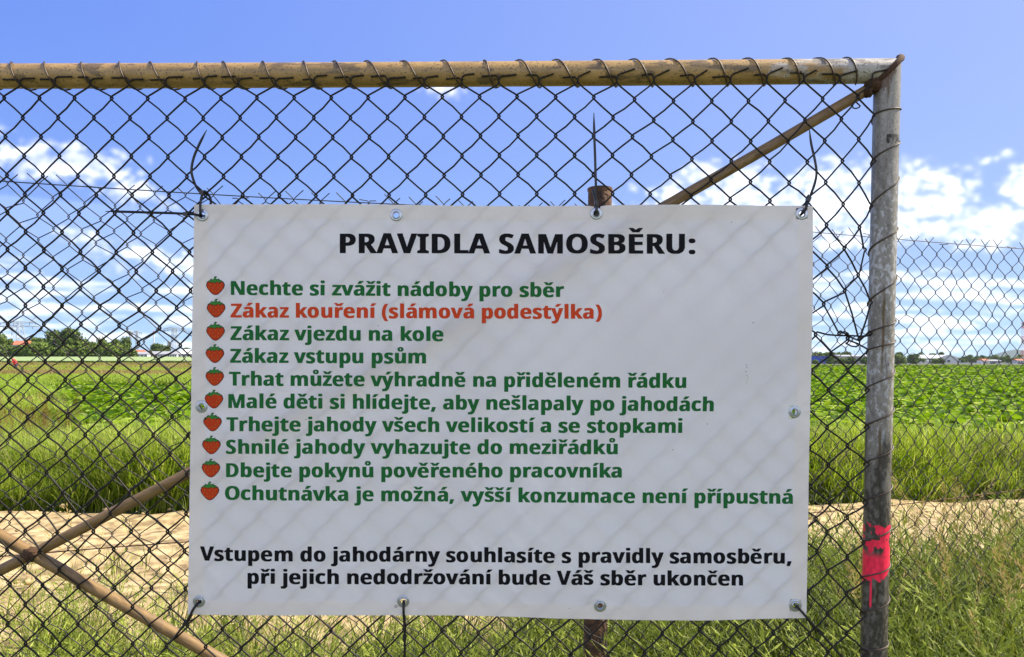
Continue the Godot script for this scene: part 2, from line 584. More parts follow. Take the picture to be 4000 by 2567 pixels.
# a flowering stalk with spikelets nodding from its top
func stalk(mb: MB, o: Vector3, dir: Vector3, h: float, bend: float, c: Color, head: Color, spikes: int, loose: float, headlen := 0.28, big := 1.0) -> void:
	mb.col = c
	var pts := []
	for j in 8:
		var t := j / 7.0
		pts.append(o + Vector3.UP * h * (t - bend * 0.4 * t * t * t) + dir * h * bend * t * t)
	mb.tube(pts, [0.0016, 0.0015, 0.0014, 0.0012, 0.0011, 0.0009, 0.0008, 0.0005], 3, false)
	mb.col = head
	for s in spikes:
		var t := 1.0 - headlen * (float(s) / spikes)
		var j := mini(int(t * 7.0), 6)
		var p: Vector3 = pts[j].lerp(pts[j + 1], t * 7.0 - j)
		var along: Vector3 = (pts[j + 1] - pts[j]).normalized()
		var a := rng.randf() * TAU
		var out := Vector3(cos(a), 0.15, sin(a))
		var q: Vector3 = p + (out * loose + along * 0.012) * rng.randf_range(0.4, 1.0)
		var tip: Vector3 = q + (along * 0.75 + out * 0.5 + dir * 0.3).normalized() * rng.randf_range(0.014, 0.026) * big
		var sd := along.cross(out).normalized() * 0.0024 * (0.5 + big * 0.5)
		var up := along.cross(sd).normalized() * 0.0018
		var m := q.lerp(tip, 0.4)
		if loose > 0.02:
			mb.face(p, q + sd * 0.15, q - sd * 0.15)
		mb.face(q, m + sd, tip); mb.face(q, tip, m - sd); mb.face(q, m + up, tip); mb.face(q, tip, m - up)

func spot(x: float, z: float, s: float, sy := 1.0, y := 0.0) -> Transform3D:
	return Transform3D(Basis(Vector3.UP, rng.randf() * TAU).scaled(Vector3(s, s * sy, s)), Vector3(x, y, z))
func spot_b(x: float, z: float, s: float, sy: float, y: float, lean: float) -> Transform3D:
	var b := Basis(Vector3(0, 0, -1), lean) * Basis(Vector3.UP, rng.randf() * TAU)
	return Transform3D(b.scaled(Vector3(s, s * sy, s)), Vector3(x, y, z))

func rosette(big: float, hue: Array) -> MB:
	var mb := MB.new()
	for k in 10:
		var a := k * 2.4 + rng.randf_range(-0.3, 0.3)
		var dir := Vector3(cos(a), 0, sin(a))
		var side := Vector3(-sin(a), 0, cos(a))
		var rise := rng.randf_range(0.7, 1.45)
		var L := big * rng.randf_range(0.75, 1.2)
		var W := L * rng.randf_range(0.5, 0.68)
		var c: Color = hue[rng.randi() % hue.size()]
		var f := rng.randf_range(0.6, 1.35)
		mb.col = Color(c.r * f, c.g * f, c.b * f)
		var k0 := mb.v.size()
		var prof := [0.06, 0.10, 0.75, 1.0, 0.62, 0.05]
		for j in 6:
			var t := j / 5.0
			var ang := rise * (1.0 - t * 1.15) + 0.12 * sin(t * 9.0 + a)
			var p := dir * (L * t * (0.40 + 0.45 * t) * (1.55 - rise * 0.6)) + Vector3.UP * (L * (sin(minf(rise, 1.45)) * t - 0.28 * t * t * t))
			var ww: float = W * prof[j] * 0.5
			var up := (Vector3.UP * cos(ang) - dir * sin(ang)).normalized()
			mb.add(p - side * ww + Vector3.UP * ww * 0.35, (up + side * 0.4).normalized())
			mb.add(p, up)
			mb.add(p + side * ww + Vector3.UP * ww * 0.35, (up - side * 0.4).normalized())
		for j in 5:
			var q := k0 + j * 3
			for e in 2:
				mb.tri(q + e, q + e + 3, q + e + 1); mb.tri(q + e + 1, q + e + 3, q + e + 4)
	return mb

func crops() -> void:
	var hue := [Color(0.12, 0.23, 0.008), Color(0.19, 0.32, 0.012), Color(0.26, 0.40, 0.025), Color(0.07, 0.15, 0.006), Color(0.46, 0.56, 0.15)]
	var kinds := [rosette(0.30, hue), rosette(0.34, hue), rosette(0.27, hue), rosette(0.32, hue)]
	var root := base("leafy_crop")
	tag(root, "broad-leaved green root crop filling the field to the far buildings", "crop field", "", "stuff")
	var sets := [[], [], [], []]
	var n := noise(0.06, 3, 71)
	# rows 0.45 m apart, thinning with distance; the left edge of the field runs obliquely
	var z := 9.6
	while z < 118.0:
		var far := clampf((z - 30.0) / 60.0, 0.0, 1.0)
		var step := lerpf(0.36, 0.85, far)
		var x0 := -z * 0.72
		var x1 := z * 0.95
		var x := x0 + rng.randf() * step
		while x < x1:
			var edge := -3.2 - (z - 14.0) * 0.30 + n.get_noise_2d(x, z) * 2.0
			var keep := x > edge or (z > 9.8 + n.get_noise_2d(x * 2.0, 3.0) * 1.5 and z < 38.0 + n.get_noise_2d(x * 2.0, 30.0) * 7.0 and x > -z * 0.625)
			if keep:
				var s := (0.95 + far * 0.9) * rng.randf_range(0.8, 1.25) * (1.0 + n.get_noise_2d(x * 3.0, z * 3.0) * 0.35)
				sets[rng.randi() % 4].append(spot(x + rng.randf_range(-0.1, 0.1), -z - rng.randf_range(-0.12, 0.12), s, 1.0 - far * 0.25))
			x += step
		z += lerpf(0.40, 1.1, far)
	for k in 4:
		tag(many("leaf_rosettes", kinds[k].mesh(M.crop), sets[k], root), "", "", "", "stuff")
	# a strip of another, darker crop along the far end
	var strip := []
	var cl := clump(26, 0.5, 0.28, 0.42, 0.10, 0.45, [Color(0.09, 0.15, 0.014), Color(0.12, 0.19, 0.02)])
	for k in 5200:
		var zz := rng.randf_range(100.0, 119.0)
		var xx := rng.randf_range(0.05, 0.85) * zz
		strip.append(spot(xx, -zz, rng.randf_range(0.8, 1.2)))
	tag(many("field_margin_grass", cl.mesh(M.grass), strip), "darker green grass strip along the far end of the field", "grass", "", "stuff")

func verges() -> void:
	var wind := Vector3(0.9, 0, 0.1)
	var greens := [Color(0.14, 0.22, 0.014), Color(0.21, 0.31, 0.02), Color(0.32, 0.41, 0.05), Color(0.09, 0.15, 0.012), Color(0.42, 0.46, 0.11)]
	var root := base("verge_grass")
	tag(root, "tall wind-bent green grass along the far side of the dirt track", "grass", "", "stuff")
	var kinds := []
	for k in 4:
		kinds.append(clump(24, 0.13, 0.34, 0.62, 0.011, 0.62, greens, wind))
	var sets := [[], [], [], []]
	var n := noise(0.35, 3, 81)
	for k in 15500:
		var t := pow(rng.randf(), 1.1)
		var z := lerpf(7.45, 11.2, t) if rng.randf() < 0.8 else lerpf(9.5, 15.0, t)
		var x := rng.randf_range(-0.98, 0.98) * z
		# on the right the crop starts sooner
		if z > 9.7 + n.get_noise_2d(x, 2.0) * 1.3 and x > -2.0 - (z - 12.0) * 0.3:
			continue
		if z > 9.7 + n.get_noise_2d(x * 0.7, 8.0) * 1.4 and x > -z * 0.625: continue
		var edge := 7.5 + n.get_noise_2d(x * 1.4, 5.0) * 0.4 + 0.06 * x
		if z < edge: continue
		var s := (0.72 + 0.5 * smoothstep(edge, edge + 0.8, z)) * rng.randf_range(0.75, 1.2) * (1.0 + n.get_noise_2d(x, z) * 0.3)
		sets[rng.randi() % 4].append(spot_b(x, -z, s, 1.0, 0.0, 0.22))
	for k in 4:
		tag(many("grass_clumps", kinds[k].mesh(M.grass), sets[k], root), "", "", "", "stuff")
	# seeding stems standing out of the verge
	var stm := MB.new()
	for k in 8:
		stalk(stm, Vector3(rng.randf_range(-0.2, 0.2), 0, rng.randf_range(-0.2, 0.2)), Vector3(0.9, 0, rng.randf_range(-0.4, 0.4)).normalized(), rng.randf_range(0.6, 0.85), 0.4, Color(0.25, 0.27, 0.09), Color(0.34, 0.30, 0.14), 16, 0.012)
	var sp := []
	for k in 900:
		var z := rng.randf_range(7.8, 13.5)
		var x := rng.randf_range(-0.98, 0.98) * z
		if z > 9.8: continue
		sp.append(spot_b(x, -z, rng.randf_range(0.8, 1.15), 1.0, 0.0, 0.1))
	tag(many("seed_stems", stm.mesh(M.straw), sp, root), "", "", "", "stuff")
	# rough meadow on the left, dry and brown in patches, up to the standing wheat
	var mr := base("rough_meadow")
	tag(mr, "rough meadow grass with brown dry patches left of the crop", "grass", "", "stuff")
	var dry := [Color(0.26, 0.19, 0.08), Color(0.30, 0.23, 0.10), Color(0.20, 0.16, 0.06), Color(0.22, 0.20, 0.06)]
	var lush := [Color(0.17, 0.27, 0.02), Color(0.24, 0.34, 0.03), Color(0.32, 0.40, 0.07)]
	var ck := [clump(30, 0.42, 0.35, 0.6, 0.05, 0.7, lush, wind), clump(30, 0.42, 0.35, 0.65, 0.045, 0.7, dry, wind), clump(30, 0.42, 0.3, 0.55, 0.05, 0.7, lush + dry, wind)]
	var cs := [[], [], []]
	var pn := noise(0.05, 3, 82)
	for k in 19000:
		var z := 17.0 + 118.0 * pow(rng.randf(), 1.5)
		var x := rng.randf_range(-1.0, 0.06) * z
		var edge := -3.2 - (z - 14.0) * 0.30
		if x > edge + 1.5: continue
		if z < 38.0 and x > -z * 0.60: continue
		var p := pn.get_noise_2d(x * 0.35, z) + 0.30 * smoothstep(35.0, 110.0, z)
		if z < 42.0: p -= 0.5
		var q := 1 if p > 0.17 else (0 if p < 0.0 else 2)
		cs[q].append(spot_b(x, -z, rng.randf_range(0.8, 1.3) * lerpf(1.0, 1.5, (z - 17.0) / 118.0), 0.85, 0.0, 0.15))
	for k in 3:
		tag(many("meadow_clumps", ck[k].mesh(M.grass), cs[k], mr), "", "", "", "stuff")
	# rusty-brown dock patch in the meadow at the left edge of the view
	var dk := MB.new()
	for k in 26:
		stalk(dk, Vector3(rng.randf_range(-0.5, 0.5), 0, rng.randf_range(-0.4, 0.4)), Vector3(cos(k), 0, sin(k)), rng.randf_range(0.6, 0.95), 0.12, Color(0.16, 0.10, 0.04), Color(0.22, 0.10, 0.035), 40, 0.02, 0.5)
	var ds := []
	for k in 9:
		var z := rng.randf_range(9.3, 11.5)
		ds.append(spot(-z * rng.randf_range(0.61, 0.74), -z, rng.randf_range(0.8, 1.2)))
	tag(many("dock_stems", dk.mesh(M.straw), ds, mr), "", "", "", "stuff")

func near_grass() -> void:
	var root := base("near_grass")
	tag(root, "tall seeding grass growing between the gate and the dirt track", "grass", "", "stuff")
	var greens := [Color(0.08, 0.115, 0.006), Color(0.14, 0.18, 0.010), Color(0.22, 0.27, 0.018), Color(0.045, 0.07, 0.006), Color(0.05, 0.08, 0.006), Color(0.13, 0.18, 0.012), Color(0.32, 0.36, 0.05)]
	var kinds := []
	for k in 6:
		kinds.append(clump(13, 0.06, 0.28, 0.60, 0.0085, 0.6, greens, Vector3(0.25, 0, 0)))
	var sets := []
	for k in 6: sets.append([])
	var n := noise(0.8, 3, 91)
	for k in 6700:
		var z := rng.randf_range(2.0, 4.5)
		var x := rng.randf_range(-0.95, 1.0) * z
		var side := smoothstep(-0.5, 1.2, x)                 # taller towards the right
		var dens := 0.26 + 0.55 * smoothstep(-0.9, 0.3, x / z * 2.0) + n.get_noise_2d(x * 1.2, z * 1.2) * 0.6
		if rng.randf() > dens + 0.1: continue
		if z > 3.7 + n.get_noise_2d(x * 2.0, 9.0) * 0.6 + side * 0.55: continue
		var s := lerpf(0.72, 1.12, side) * rng.randf_range(0.7, 1.2)
		sets[rng.randi() % 6].append(spot(x, -z, s, 1.0, 0.0))
	# stray tufts creeping onto the track
	for k in 420:
		var z := 3.7 + 3.9 * pow(rng.randf(), 2.2)
		var x := rng.randf_range(-0.80, 0.90) * z
		if n.get_noise_2d(x * 1.1, z * 1.6) < 0.02: continue
		sets[rng.randi() % 6].append(spot(x, -z, rng.randf_range(0.3, 0.62), 0.8, 0.05))
	for k in 6:
		tag(many("grass_clumps", kinds[k].mesh(M.near), sets[k], root), "", "", "", "stuff")
	# brome-like stems with spiky spikelets everywhere, straw-coloured stems on the right
	var sk := []
	for k in 5:
		var mb := MB.new()
		for j in 5:
			var a := rng.randf() * TAU
			stalk(mb, Vector3(rng.randf_range(-0.06, 0.06), 0, rng.randf_range(-0.06, 0.06)), Vector3(cos(a), 0, sin(a)), rng.randf_range(0.5, 0.78), rng.randf_range(0.15, 0.5), Color(0.11, 0.15, 0.015), Color(0.30, 0.36, 0.06), 13, 0.055, 0.34, 2.0)
		sk.append(mb)
	var ss := [[], [], [], [], []]
	for k in 1050:
		var z := rng.randf_range(2.15, 4.3)
		var x := rng.randf_range(-0.78, 0.92) * z
		if rng.randf() > 0.5 + n.get_noise_2d(x * 1.2, z * 1.2) * 0.9: continue
		if z > 3.9 and x < 0.3: continue
		var side := smoothstep(-0.6, 1.4, x)
		ss[rng.randi() % 5].append(spot(x, -z, lerpf(0.74, 1.08, side) * rng.randf_range(0.8, 1.15)))
	for k in 5:
		tag(many("spikelet_stems", sk[k].mesh(M.straw), ss[k], root), "", "", "", "stuff")
	var tk := []
	for k in 4:
		var mb := MB.new()
		for j in 3:
			var a := rng.randf() * TAU
			stalk(mb, Vector3(rng.randf_range(-0.05, 0.05), 0, rng.randf_range(-0.05, 0.05)), Vector3(cos(a), 0, sin(a)), rng.randf_range(0.75, 1.02), rng.randf_range(0.08, 0.3), Color(0.46, 0.38, 0.13), Color(0.62, 0.48, 0.20), 30, 0.008, 0.20, 1.15)
		tk.append(mb)
	var ts := [[], [], [], []]
	for k in 34:
		var z := rng.randf_range(2.4, 3.5)
		var u := rng.randf_range(0.42, 0.95)
		if rng.randf() < 0.06: u = rng.randf_range(-0.75, 0.45)
		ts[rng.randi() % 4].append(spot(u * z, -z, rng.randf_range(0.85, 1.12)))
	for k in 4:
		tag(many("straw_stems", tk[k].mesh(M.straw), ts[k], root), "", "", "", "stuff")

# ------------------------------------------------------------------ far land
func tree_parts(sd: int, tall: float, wide: float, hue: Array, leaf: float, count: int, low := 0.12) -> Array:
	var r := RandomNumberGenerator.new()
	r.seed = sd
	var tr := MB.new()
	tr.tube([Vector3(0, -0.8, 0), Vector3(0.05, tall * 0.3, 0), Vector3(-0.1, tall * 0.62, 0.05)], [tall * 0.03, tall * 0.022, tall * 0.008], 7)
	var lobes := []
	for k in 15:
		var a := r.randf() * TAU
		var t := r.randf()
		var y := tall * lerpf(low + 0.1, 0.9, t)
		var reach := wide * 0.5 * sqrt(maxf(0.05, 1.0 - pow(t * 1.55 - 0.62, 2.0)))
		var d := reach * r.randf_range(0.25, 0.75)
		var o := Vector3(cos(a) * d, y, sin(a) * d)
		lobes.append([o, wide * r.randf_range(0.17, 0.28)])
		tr.tube([Vector3(0, tall * lerpf(0.15, 0.5, t), 0), o * Vector3(0.6, 0.9, 0.6), o], [tall * 0.010, tall * 0.006, tall * 0.002], 5)
	var cr := MB.new()
	for k in count:
		var lb: Array = lobes[r.randi() % lobes.size()]
		var d := Vector3(r.randfn(), r.randfn() * 0.8, r.randfn()).normalized()
		var p: Vector3 = lb[0] + d * lb[1] * (0.45 + 0.6 * r.randf()) * Vector3(1, 0.85, 1)
		if p.y < tall * low: continue
		var nn := (d + Vector3(r.randfn(), r.randfn(), r.randfn()) * 0.7).normalized()
		var s := nn.cross(Vector3(r.randfn(), r.randfn(), r.randfn())).normalized()
		var t2 := nn.cross(s)
		var c: Color = hue[r.randi() % hue.size()]
		var f := r.randf_range(0.7, 1.3)
		cr.col = Color(c.r * f, c.g * f, c.b * f)
		var q := leaf * r.randf_range(0.6, 1.3)
		var k0 := cr.v.size()
		cr.add(p - s * q, nn); cr.add(p + t2 * q * 0.55, nn); cr.add(p + s * q, nn); cr.add(p - t2 * q * 0.55, nn)
		cr.tri(k0, k0 + 1, k0 + 2); cr.tri(k0, k0 + 2, k0 + 3)
	return [tr.mesh(M.bark), cr.mesh(M.tree)]

func tree(called: String, kind: Array, where: Vector3, scale: Vector3, turn: float, label: String, category: String, group: String) -> void:
	var o := base(called, where)
	o.rotation.y = turn
	for k in 2:
		var p := MeshInstance3D.new()
		p.name = ["trunk" if category == "tree" else "stem", "crown" if category == "tree" else "foliage"][k]
		p.mesh = kind[k]
		p.scale = scale
		o.add_child(p, true)
	tag(o, label, category, group)

func strut(mb: MB, a: Vector3, b: Vector3, r: float) -> void:
	mb.tube([a, b], r, 4, false)

func far_land() -> void:
	# standing wheat: a raised slab of ears with a stalk front, rising gently to the trees
	var mb := MB.new()
	var n := noise(0.4, 3, 101)
	var nx := 240
	var nz := 16
	for j in nz + 1:
		var t := float(j) / nz
		for i in nx + 1:
			var u := -1.05 + 1.11 * i / nx
			var d := lerpf(139.0, 375.0, pow(t, 1.4)) if j > 0 else 138.4
			var x := u * d
			var y := land(x, d) + 0.95 + n.get_noise_2d(x * 2.0, d) * 0.10
			if j == 0: y = land(x, d) - 0.1
			mb.add(Vector3(x, y, -d), Vector3.UP)
	smooth(mb, nx, nz)
	M.wheat = mat("green wheat ears", Color(1, 1, 1), 0.9)
	tri_tex(M.wheat, ramp_tex(0.03, [[0.3, 0.16, 0.23, 0.075], [0.55, 0.23, 0.31, 0.11], [0.8, 0.30, 0.38, 0.15]], 512, 102), 0.06)
	tag(part("wheat_field", mb, M.wheat), "pale green standing wheat in front of the far trees", "wheat", "", "stuff")
	var wb := clump(40, 0.5, 0.7, 1.0, 0.045, 0.12, [Color(0.035, 0.06, 0.012), Color(0.05, 0.08, 0.016)])  # shade on the field's near side is put into these dark stalk colours
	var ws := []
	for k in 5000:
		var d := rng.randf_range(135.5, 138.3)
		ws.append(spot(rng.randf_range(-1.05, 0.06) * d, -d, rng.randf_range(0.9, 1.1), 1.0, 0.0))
	tag(many("wheat_edge", wb.mesh(M.grass), ws), "stalks along the near edge of the wheat, coloured dark as its shaded front", "wheat", "", "stuff")

	# hills
	mb = MB.new()
	var hn := noise(0.0012, 4, 103)
	for j in 9:
		for i in 121:
			var a := lerpf(-0.75, 0.80, i / 120.0)
			var t := j / 8.0
			var d := lerpf(4200.0, 5200.0, t)
			var x := tan(a) * d
			var ph := 2000.0 + F * tan(a)
			var top := 9.0 + 14.0 * hn.get_noise_2d(x, 0.0) + 46.0 * exp(-pow((ph - 3960.0) / 75.0, 2.0)) + 40.0 * exp(-pow((ph - 4180.0) / 160.0, 2.0))
			mb.add(Vector3(x, -8.0 + maxf(top, 3.0) * sin(t * PI * 0.5) * 1.1, -d), Vector3.UP)
	smooth(mb, 120, 8)
	tag(part("hills", mb, M.hill), "low wooded hills on the horizon", "hills", "", "structure")

	var deep := [Color(0.07, 0.11, 0.014), Color(0.10, 0.15, 0.02), Color(0.05, 0.085, 0.012), Color(0.13, 0.18, 0.03)]
	var mid := [Color(0.11, 0.17, 0.02), Color(0.15, 0.21, 0.03), Color(0.08, 0.12, 0.016)]
	var kinds := [tree_parts(1, 14.0, 13.0, deep, 0.8, 2600), tree_parts(2, 13.0, 11.0, mid, 0.75, 2400), tree_parts(3, 12.0, 12.0, deep, 0.75, 2400), tree_parts(4, 14.0, 9.0, mid, 0.7, 2000)]
	var bush := [tree_parts(5, 4.5, 7.0, mid, 0.5, 1100, 0.02), tree_parts(6, 4.0, 6.5, deep, 0.5, 1100, 0.02)]
	# trees behind the wheat: column, top row, width in columns, distance, kind, label
	var left := [
		[12, 1303, 62, 395, 1, "mid green tree at the left edge of the view behind the wheat"],
		[-60, 1296, 90, 400, 0, "broad dark tree just left of the tree at the view's edge"],
		[132, 1314, 62, 470, 3, "hazy round tree behind the house with the orange roof"],
		[152, 1335, 60, 400, 2, "low dark tree right of the orange roofed house"],
		[192, 1296, 92, 395, 0, "large dark tree in the middle of the left tree group"],
		[270, 1291, 84, 390, 2, "tallest rounded tree of the left tree group"],
		[336, 1322, 46, 400, 1, "small tree in the gap right of the tallest tree"],
		[358, 1340, 60, 385, 2, "low bushy tree in front of the small gap tree"],
		[404, 1320, 58, 400, 1, "yellowish green tree left of the rounded pair by the sheds"],
		[452, 1330, 44, 395, 2, "left one of two rounded trees beside the grey sheds"],
		[482, 1321, 56, 390, 0, "right one of two rounded trees beside the grey sheds"],
		[612, 1346, 54, 520, 2, "dark round tree in front of the tall chimney"],
		[644, 1352, 44, 530, 0, "low dark tree right of the chimney"],
		[728, 1361, 34, 560, 2, "small dark tree beside the banner's left edge"]]
	var dim := [14.0, 13.0, 12.0, 14.0]
	var wid := [13.0, 11.0, 12.0, 9.0]
	for t in left:
		var d: float = t[3]
		var w := on(t[0], d)
		var hgt: float = EYE + (HY - t[1]) / F * d - w.y
		tree("field_tree", kinds[t[4]], w, Vector3(t[2] * d / F / wid[t[4]] * 1.22, hgt / dim[t[4]] * 1.02, t[2] * d / F / wid[t[4]]), float(t[0]) * 0.0, t[5], "tree", "trees behind the wheat")
	var hedge_at := [[-40, 386, 1.5], [30, 384, 1.3], [70, 384, 1.2], [110, 384, 1.4], [165, 384, 1.5], [215, 383, 1.0], [250, 383, 1.2], [305, 383, 1.2], [345, 384, 1.2], [395, 384, 1.2], [440, 384, 1.3], [500, 384, 1.0]]
	for k in hedge_at.size():
		var t: Array = hedge_at[k]
		tree("hedge_bush", bush[k % 2], on(t[0], t[1]), Vector3(1.5, 1.15, 1.2) * t[2], k * 1.7, "dark bush in the hedge along the far edge of the wheat", "bush", "bushes behind the wheat")
	var right := [
		[3150, 1371, 80, 760, 0, "broad tree behind the blue building beside the banner"],
		[3205, 1373, 70, 770, 1, "mid green tree above the right end of the blue building"],
		[3258, 1372, 74, 775, 3, "tree between the blue building and the grey hall"],
		[3308, 1376, 50, 780, 2, "dark tree behind the left end of the grey hall"],
		[3514, 1378, 44, 700, 2, "dark tree touching the right side of the gate post"],
		[3560, 1384, 30, 900, 1, "low tree peeping over the left end of the white hall"],
		[3603, 1378, 34, 900, 0, "left tree peeping over the white hall roof"],
		[3646, 1377, 38, 900, 3, "middle tree peeping over the white hall roof"],
		[3678, 1377, 28, 900, 2, "right tree peeping over the white hall roof"],
		[3790, 1391, 34, 1000, 1, "distant tree just right of the white hall"],
		[3765, 1393, 26, 980, 0, "distant dark tree by the end wall of the white hall"],
		[3825, 1392, 30, 1000, 3, "distant tree left of the red roofed house"],
		[3850, 1394, 32, 1010, 2, "distant tree behind the red roofed house"],
		[3915, 1398, 18, 840, 2, "small conical tree right of the long low building"],
		[3945, 1396, 20, 850, 1, "small tree left of the red and white mast"],
		[3972, 1398, 34, 860, 0, "bushy tree at the foot of the red and white mast"]]
	for t in right:
		var d: float = t[3]
		var w := on(t[0], d)
		var hgt: float = EYE + (HY - t[1]) / F * d - w.y
		tree("distant_tree", kinds[t[4]], w, Vector3(t[2] * d / F / wid[t[4]], hgt / dim[t[4]], t[2] * d / F / wid[t[4]]), float(t[0]), t[5], "tree", "trees round the far halls")
	var rb := [[3187, 690, 0.7, "rounded bush in front of the blue building"], [3250, 690, 1.3, "dark bush right of the blue building"], [3290, 690, 1.0, "light green bush in front of the grey hall"], [3322, 690, 1.2, "dark bush in front of the grey hall"], [3378, 690, 1.1, "yellowish bush at the grey hall's right end"], [3412, 690, 1.2, "bush seen against the gate post's left side"],
		[3510, 690, 1.5, "bush at the right side of the gate post"], [3578, 720, 1.7, "dark green bush in front of the white hall"], [3655, 730, 0.9, "small bush at the corner of the white hall"], [3672, 730, 1.0, "low bush by the white hall's rounded gable"]]
	for k in rb.size():
		var t: Array = rb[k]
		tree("hall_bush", bush[k % 2], on(t[0], t[1]), Vector3(1.5, 1.2, 1.2) * t[2], k * 2.1, t[3], "bush", "bushes in front of the far halls")
	for k in 16:
		var x := 3752.0 + k * 17.0
		tree("hedge_bush", bush[k % 2], on(x, 900.0 + (k % 3) * 25.0), Vector3(1.6, 1.15 + 0.4 * (k % 3), 1.4), k * 1.3, "bush of the distant hedge right of the white hall", "bush", "distant hedge right of the white hall")

	far_buildings()

func slab(mb: MB, x0: float, x1: float, y0: float, y1: float, d: float, deep: float) -> void:   # an upright box seen at photo columns x0..x1, rows y0 (top)..y1
	var a := at(x0, y1, d)
	var b := at(x1, y0, d)
	mb.box((a + b) * 0.5 + Vector3(0, 0, -deep * 0.5), Vector3(b.x - a.x, b.y - a.y, deep))

func gable_roof(mb: MB, x0: float, x1: float, ye: float, yt: float, d: float, deep: float) -> void:   # ridge runs across the view
	var a := at(x0, ye, d)
	var b := at(x1, ye, d)
	var t := at((x0 + x1) * 0.5, yt, d).y
	var o := 0.4
	var e0 := Vector3(a.x - o, a.y, a.z + o)
	var e1 := Vector3(b.x + o, a.y, a.z + o)
	var r0 := Vector3(a.x - o, t, a.z - deep * 0.5)
	var r1 := Vector3(b.x + o, t, a.z - deep * 0.5)
	var g0 := Vector3(a.x - o, a.y, a.z - deep - o)
	var g1 := Vector3(b.x + o, a.y, a.z - deep - o)
	mb.quad(e0, r0, r1, e1); mb.quad(r0, g0, g1, r1)
	mb.face(e0, g0, r0); mb.face(e1, r1, g1)
	mb.quad(e0, e1, g1, g0)

func building(called: String, label: String, x0: float, x1: float, ytop: float, yeave: float, ybase: float, d: float, deep: float, wall: Material, roof: Material, wins: int, flat := false) -> Node3D:
	var o := base(called)
	tag(o, label, "building")
	var mb := MB.new()
	slab(mb, x0, x1, yeave, ybase, d, deep)
	part("wall", mb, wall, o)
	mb = MB.new()
	if flat: slab(mb, x0 - 1, x1 + 1, ytop, yeave - 0.01, d - 0.4, deep + 0.8)
	else: gable_roof(mb, x0, x1, yeave - 0.02, ytop, d, deep)
	part("roof", mb, roof, o)
	for k in wins:
		mb = MB.new()
		var c := lerpf(x0, x1, (k + 0.5) / wins)
		var hw := (x1 - x0) / wins * 0.28
		slab(mb, c - hw, c + hw, lerpf(yeave, ybase, 0.25), lerpf(yeave, ybase, 0.65), d - 0.06, 0.05)
		part("window", mb, M.glass, o)
	return o

func pylon(label: String, x: float, d: float, ybase: float, ytop: float, wbase: float, wtop: float, arms: Array, horns := 0.0, r := 0.12) -> void:
	# a lattice tower: four corner legs, X bracing, cross-arms given as [row, half-width in columns]
	var o := base("power_pylon", Vector3.ZERO)
	tag(o, label, "pylon", "power pylons on the left horizon")
	var u := d / F
	var c := at(x, HY, d)
	var yb := at(x, ybase, d).y
	var yt := at(x, ytop, d).y
	var legs := []
	for s in 4:
		var sx := 1.0 if s & 1 else -1.0
		var sz := 1.0 if s & 2 else -1.0
		legs.append([Vector3(c.x + sx * wbase * u, yb, c.z + sz * wbase * u), Vector3(c.x + sx * wtop * u, yt, c.z + sz * wtop * u)])
		var mb := MB.new()
		strut(mb, legs[s][0], legs[s][1], r * 1.3)
		part("leg", mb, M.steel, o)
	var br := MB.new()
	var bays := 7
	for k in bays:
		var t0 := 1.0 - pow(1.0 - float(k) / bays, 1.3)
		var t1 := 1.0 - pow(1.0 - float(k + 1) / bays, 1.3)
		for pr in [[0, 1], [1, 3], [3, 2], [2, 0]]:
			var p0: Vector3 = legs[pr[0]][0].lerp(legs[pr[0]][1], t0)
			var p1: Vector3 = legs[pr[1]][0].lerp(legs[pr[1]][1], t1)
			var q0: Vector3 = legs[pr[1]][0].lerp(legs[pr[1]][1], t0)
			var q1: Vector3 = legs[pr[0]][0].lerp(legs[pr[0]][1], t1)
			strut(br, p0, p1, r * 0.6); strut(br, q0, q1, r * 0.6)
	part("bracing", br, M.steel, o)
	for a in arms:
		var mb := MB.new()
		var y := at(x, a[0], d).y
		var hw: float = a[1] * u
		var th: float = 7.0 * u
		for sz in [-1.0, 1.0]:
			strut(mb, Vector3(c.x - hw, y, c.z), Vector3(c.x + hw, y, c.z + sz * 0.3), r)
			for s in [-1.0, 1.0]:
				strut(mb, Vector3(c.x + s * hw, y, c.z), Vector3(c.x + s * wtop * u, y + th, c.z + sz * wtop * u), r)
		for k in 8:
			var f0 := (k - 4) / 4.0
			var f1 := (k - 3) / 4.0
			strut(mb, Vector3(c.x + f0 * hw, y, c.z), Vector3(c.x + f1 * hw, y + th * (1.0 - absf(f1)), c.z), r * 0.6)
		part("crossarm", mb, M.steel, o)
		for f in [-0.95, -0.62, 0.62, 0.95]:
			var ins := MB.new()
			ins.tube([Vector3(c.x + f * hw, y, c.z), Vector3(c.x + f * hw, y - 9.0 * u, c.z)], r * 0.9, 5)
			part("insulator", ins, M.glass, o)
	if horns > 0.0:
		for s in [-1.0, 1.0]:
			var mb := MB.new()
			var y0 := at(x, arms[arms.size() - 1][0], d).y
			var root := Vector3(c.x + s * horns * 0.55 * u, y0, c.z)
			var tip := Vector3(c.x + s * horns * u, y0 + 26.0 * u, c.z)
			strut(mb, root, tip, r); strut(mb, Vector3(c.x + s * horns * u, y0, c.z), tip, r)
			strut(mb, root + Vector3(s * 10 * u, 0, 0), tip, r * 0.7)
			part("horn", mb, M.steel, o)

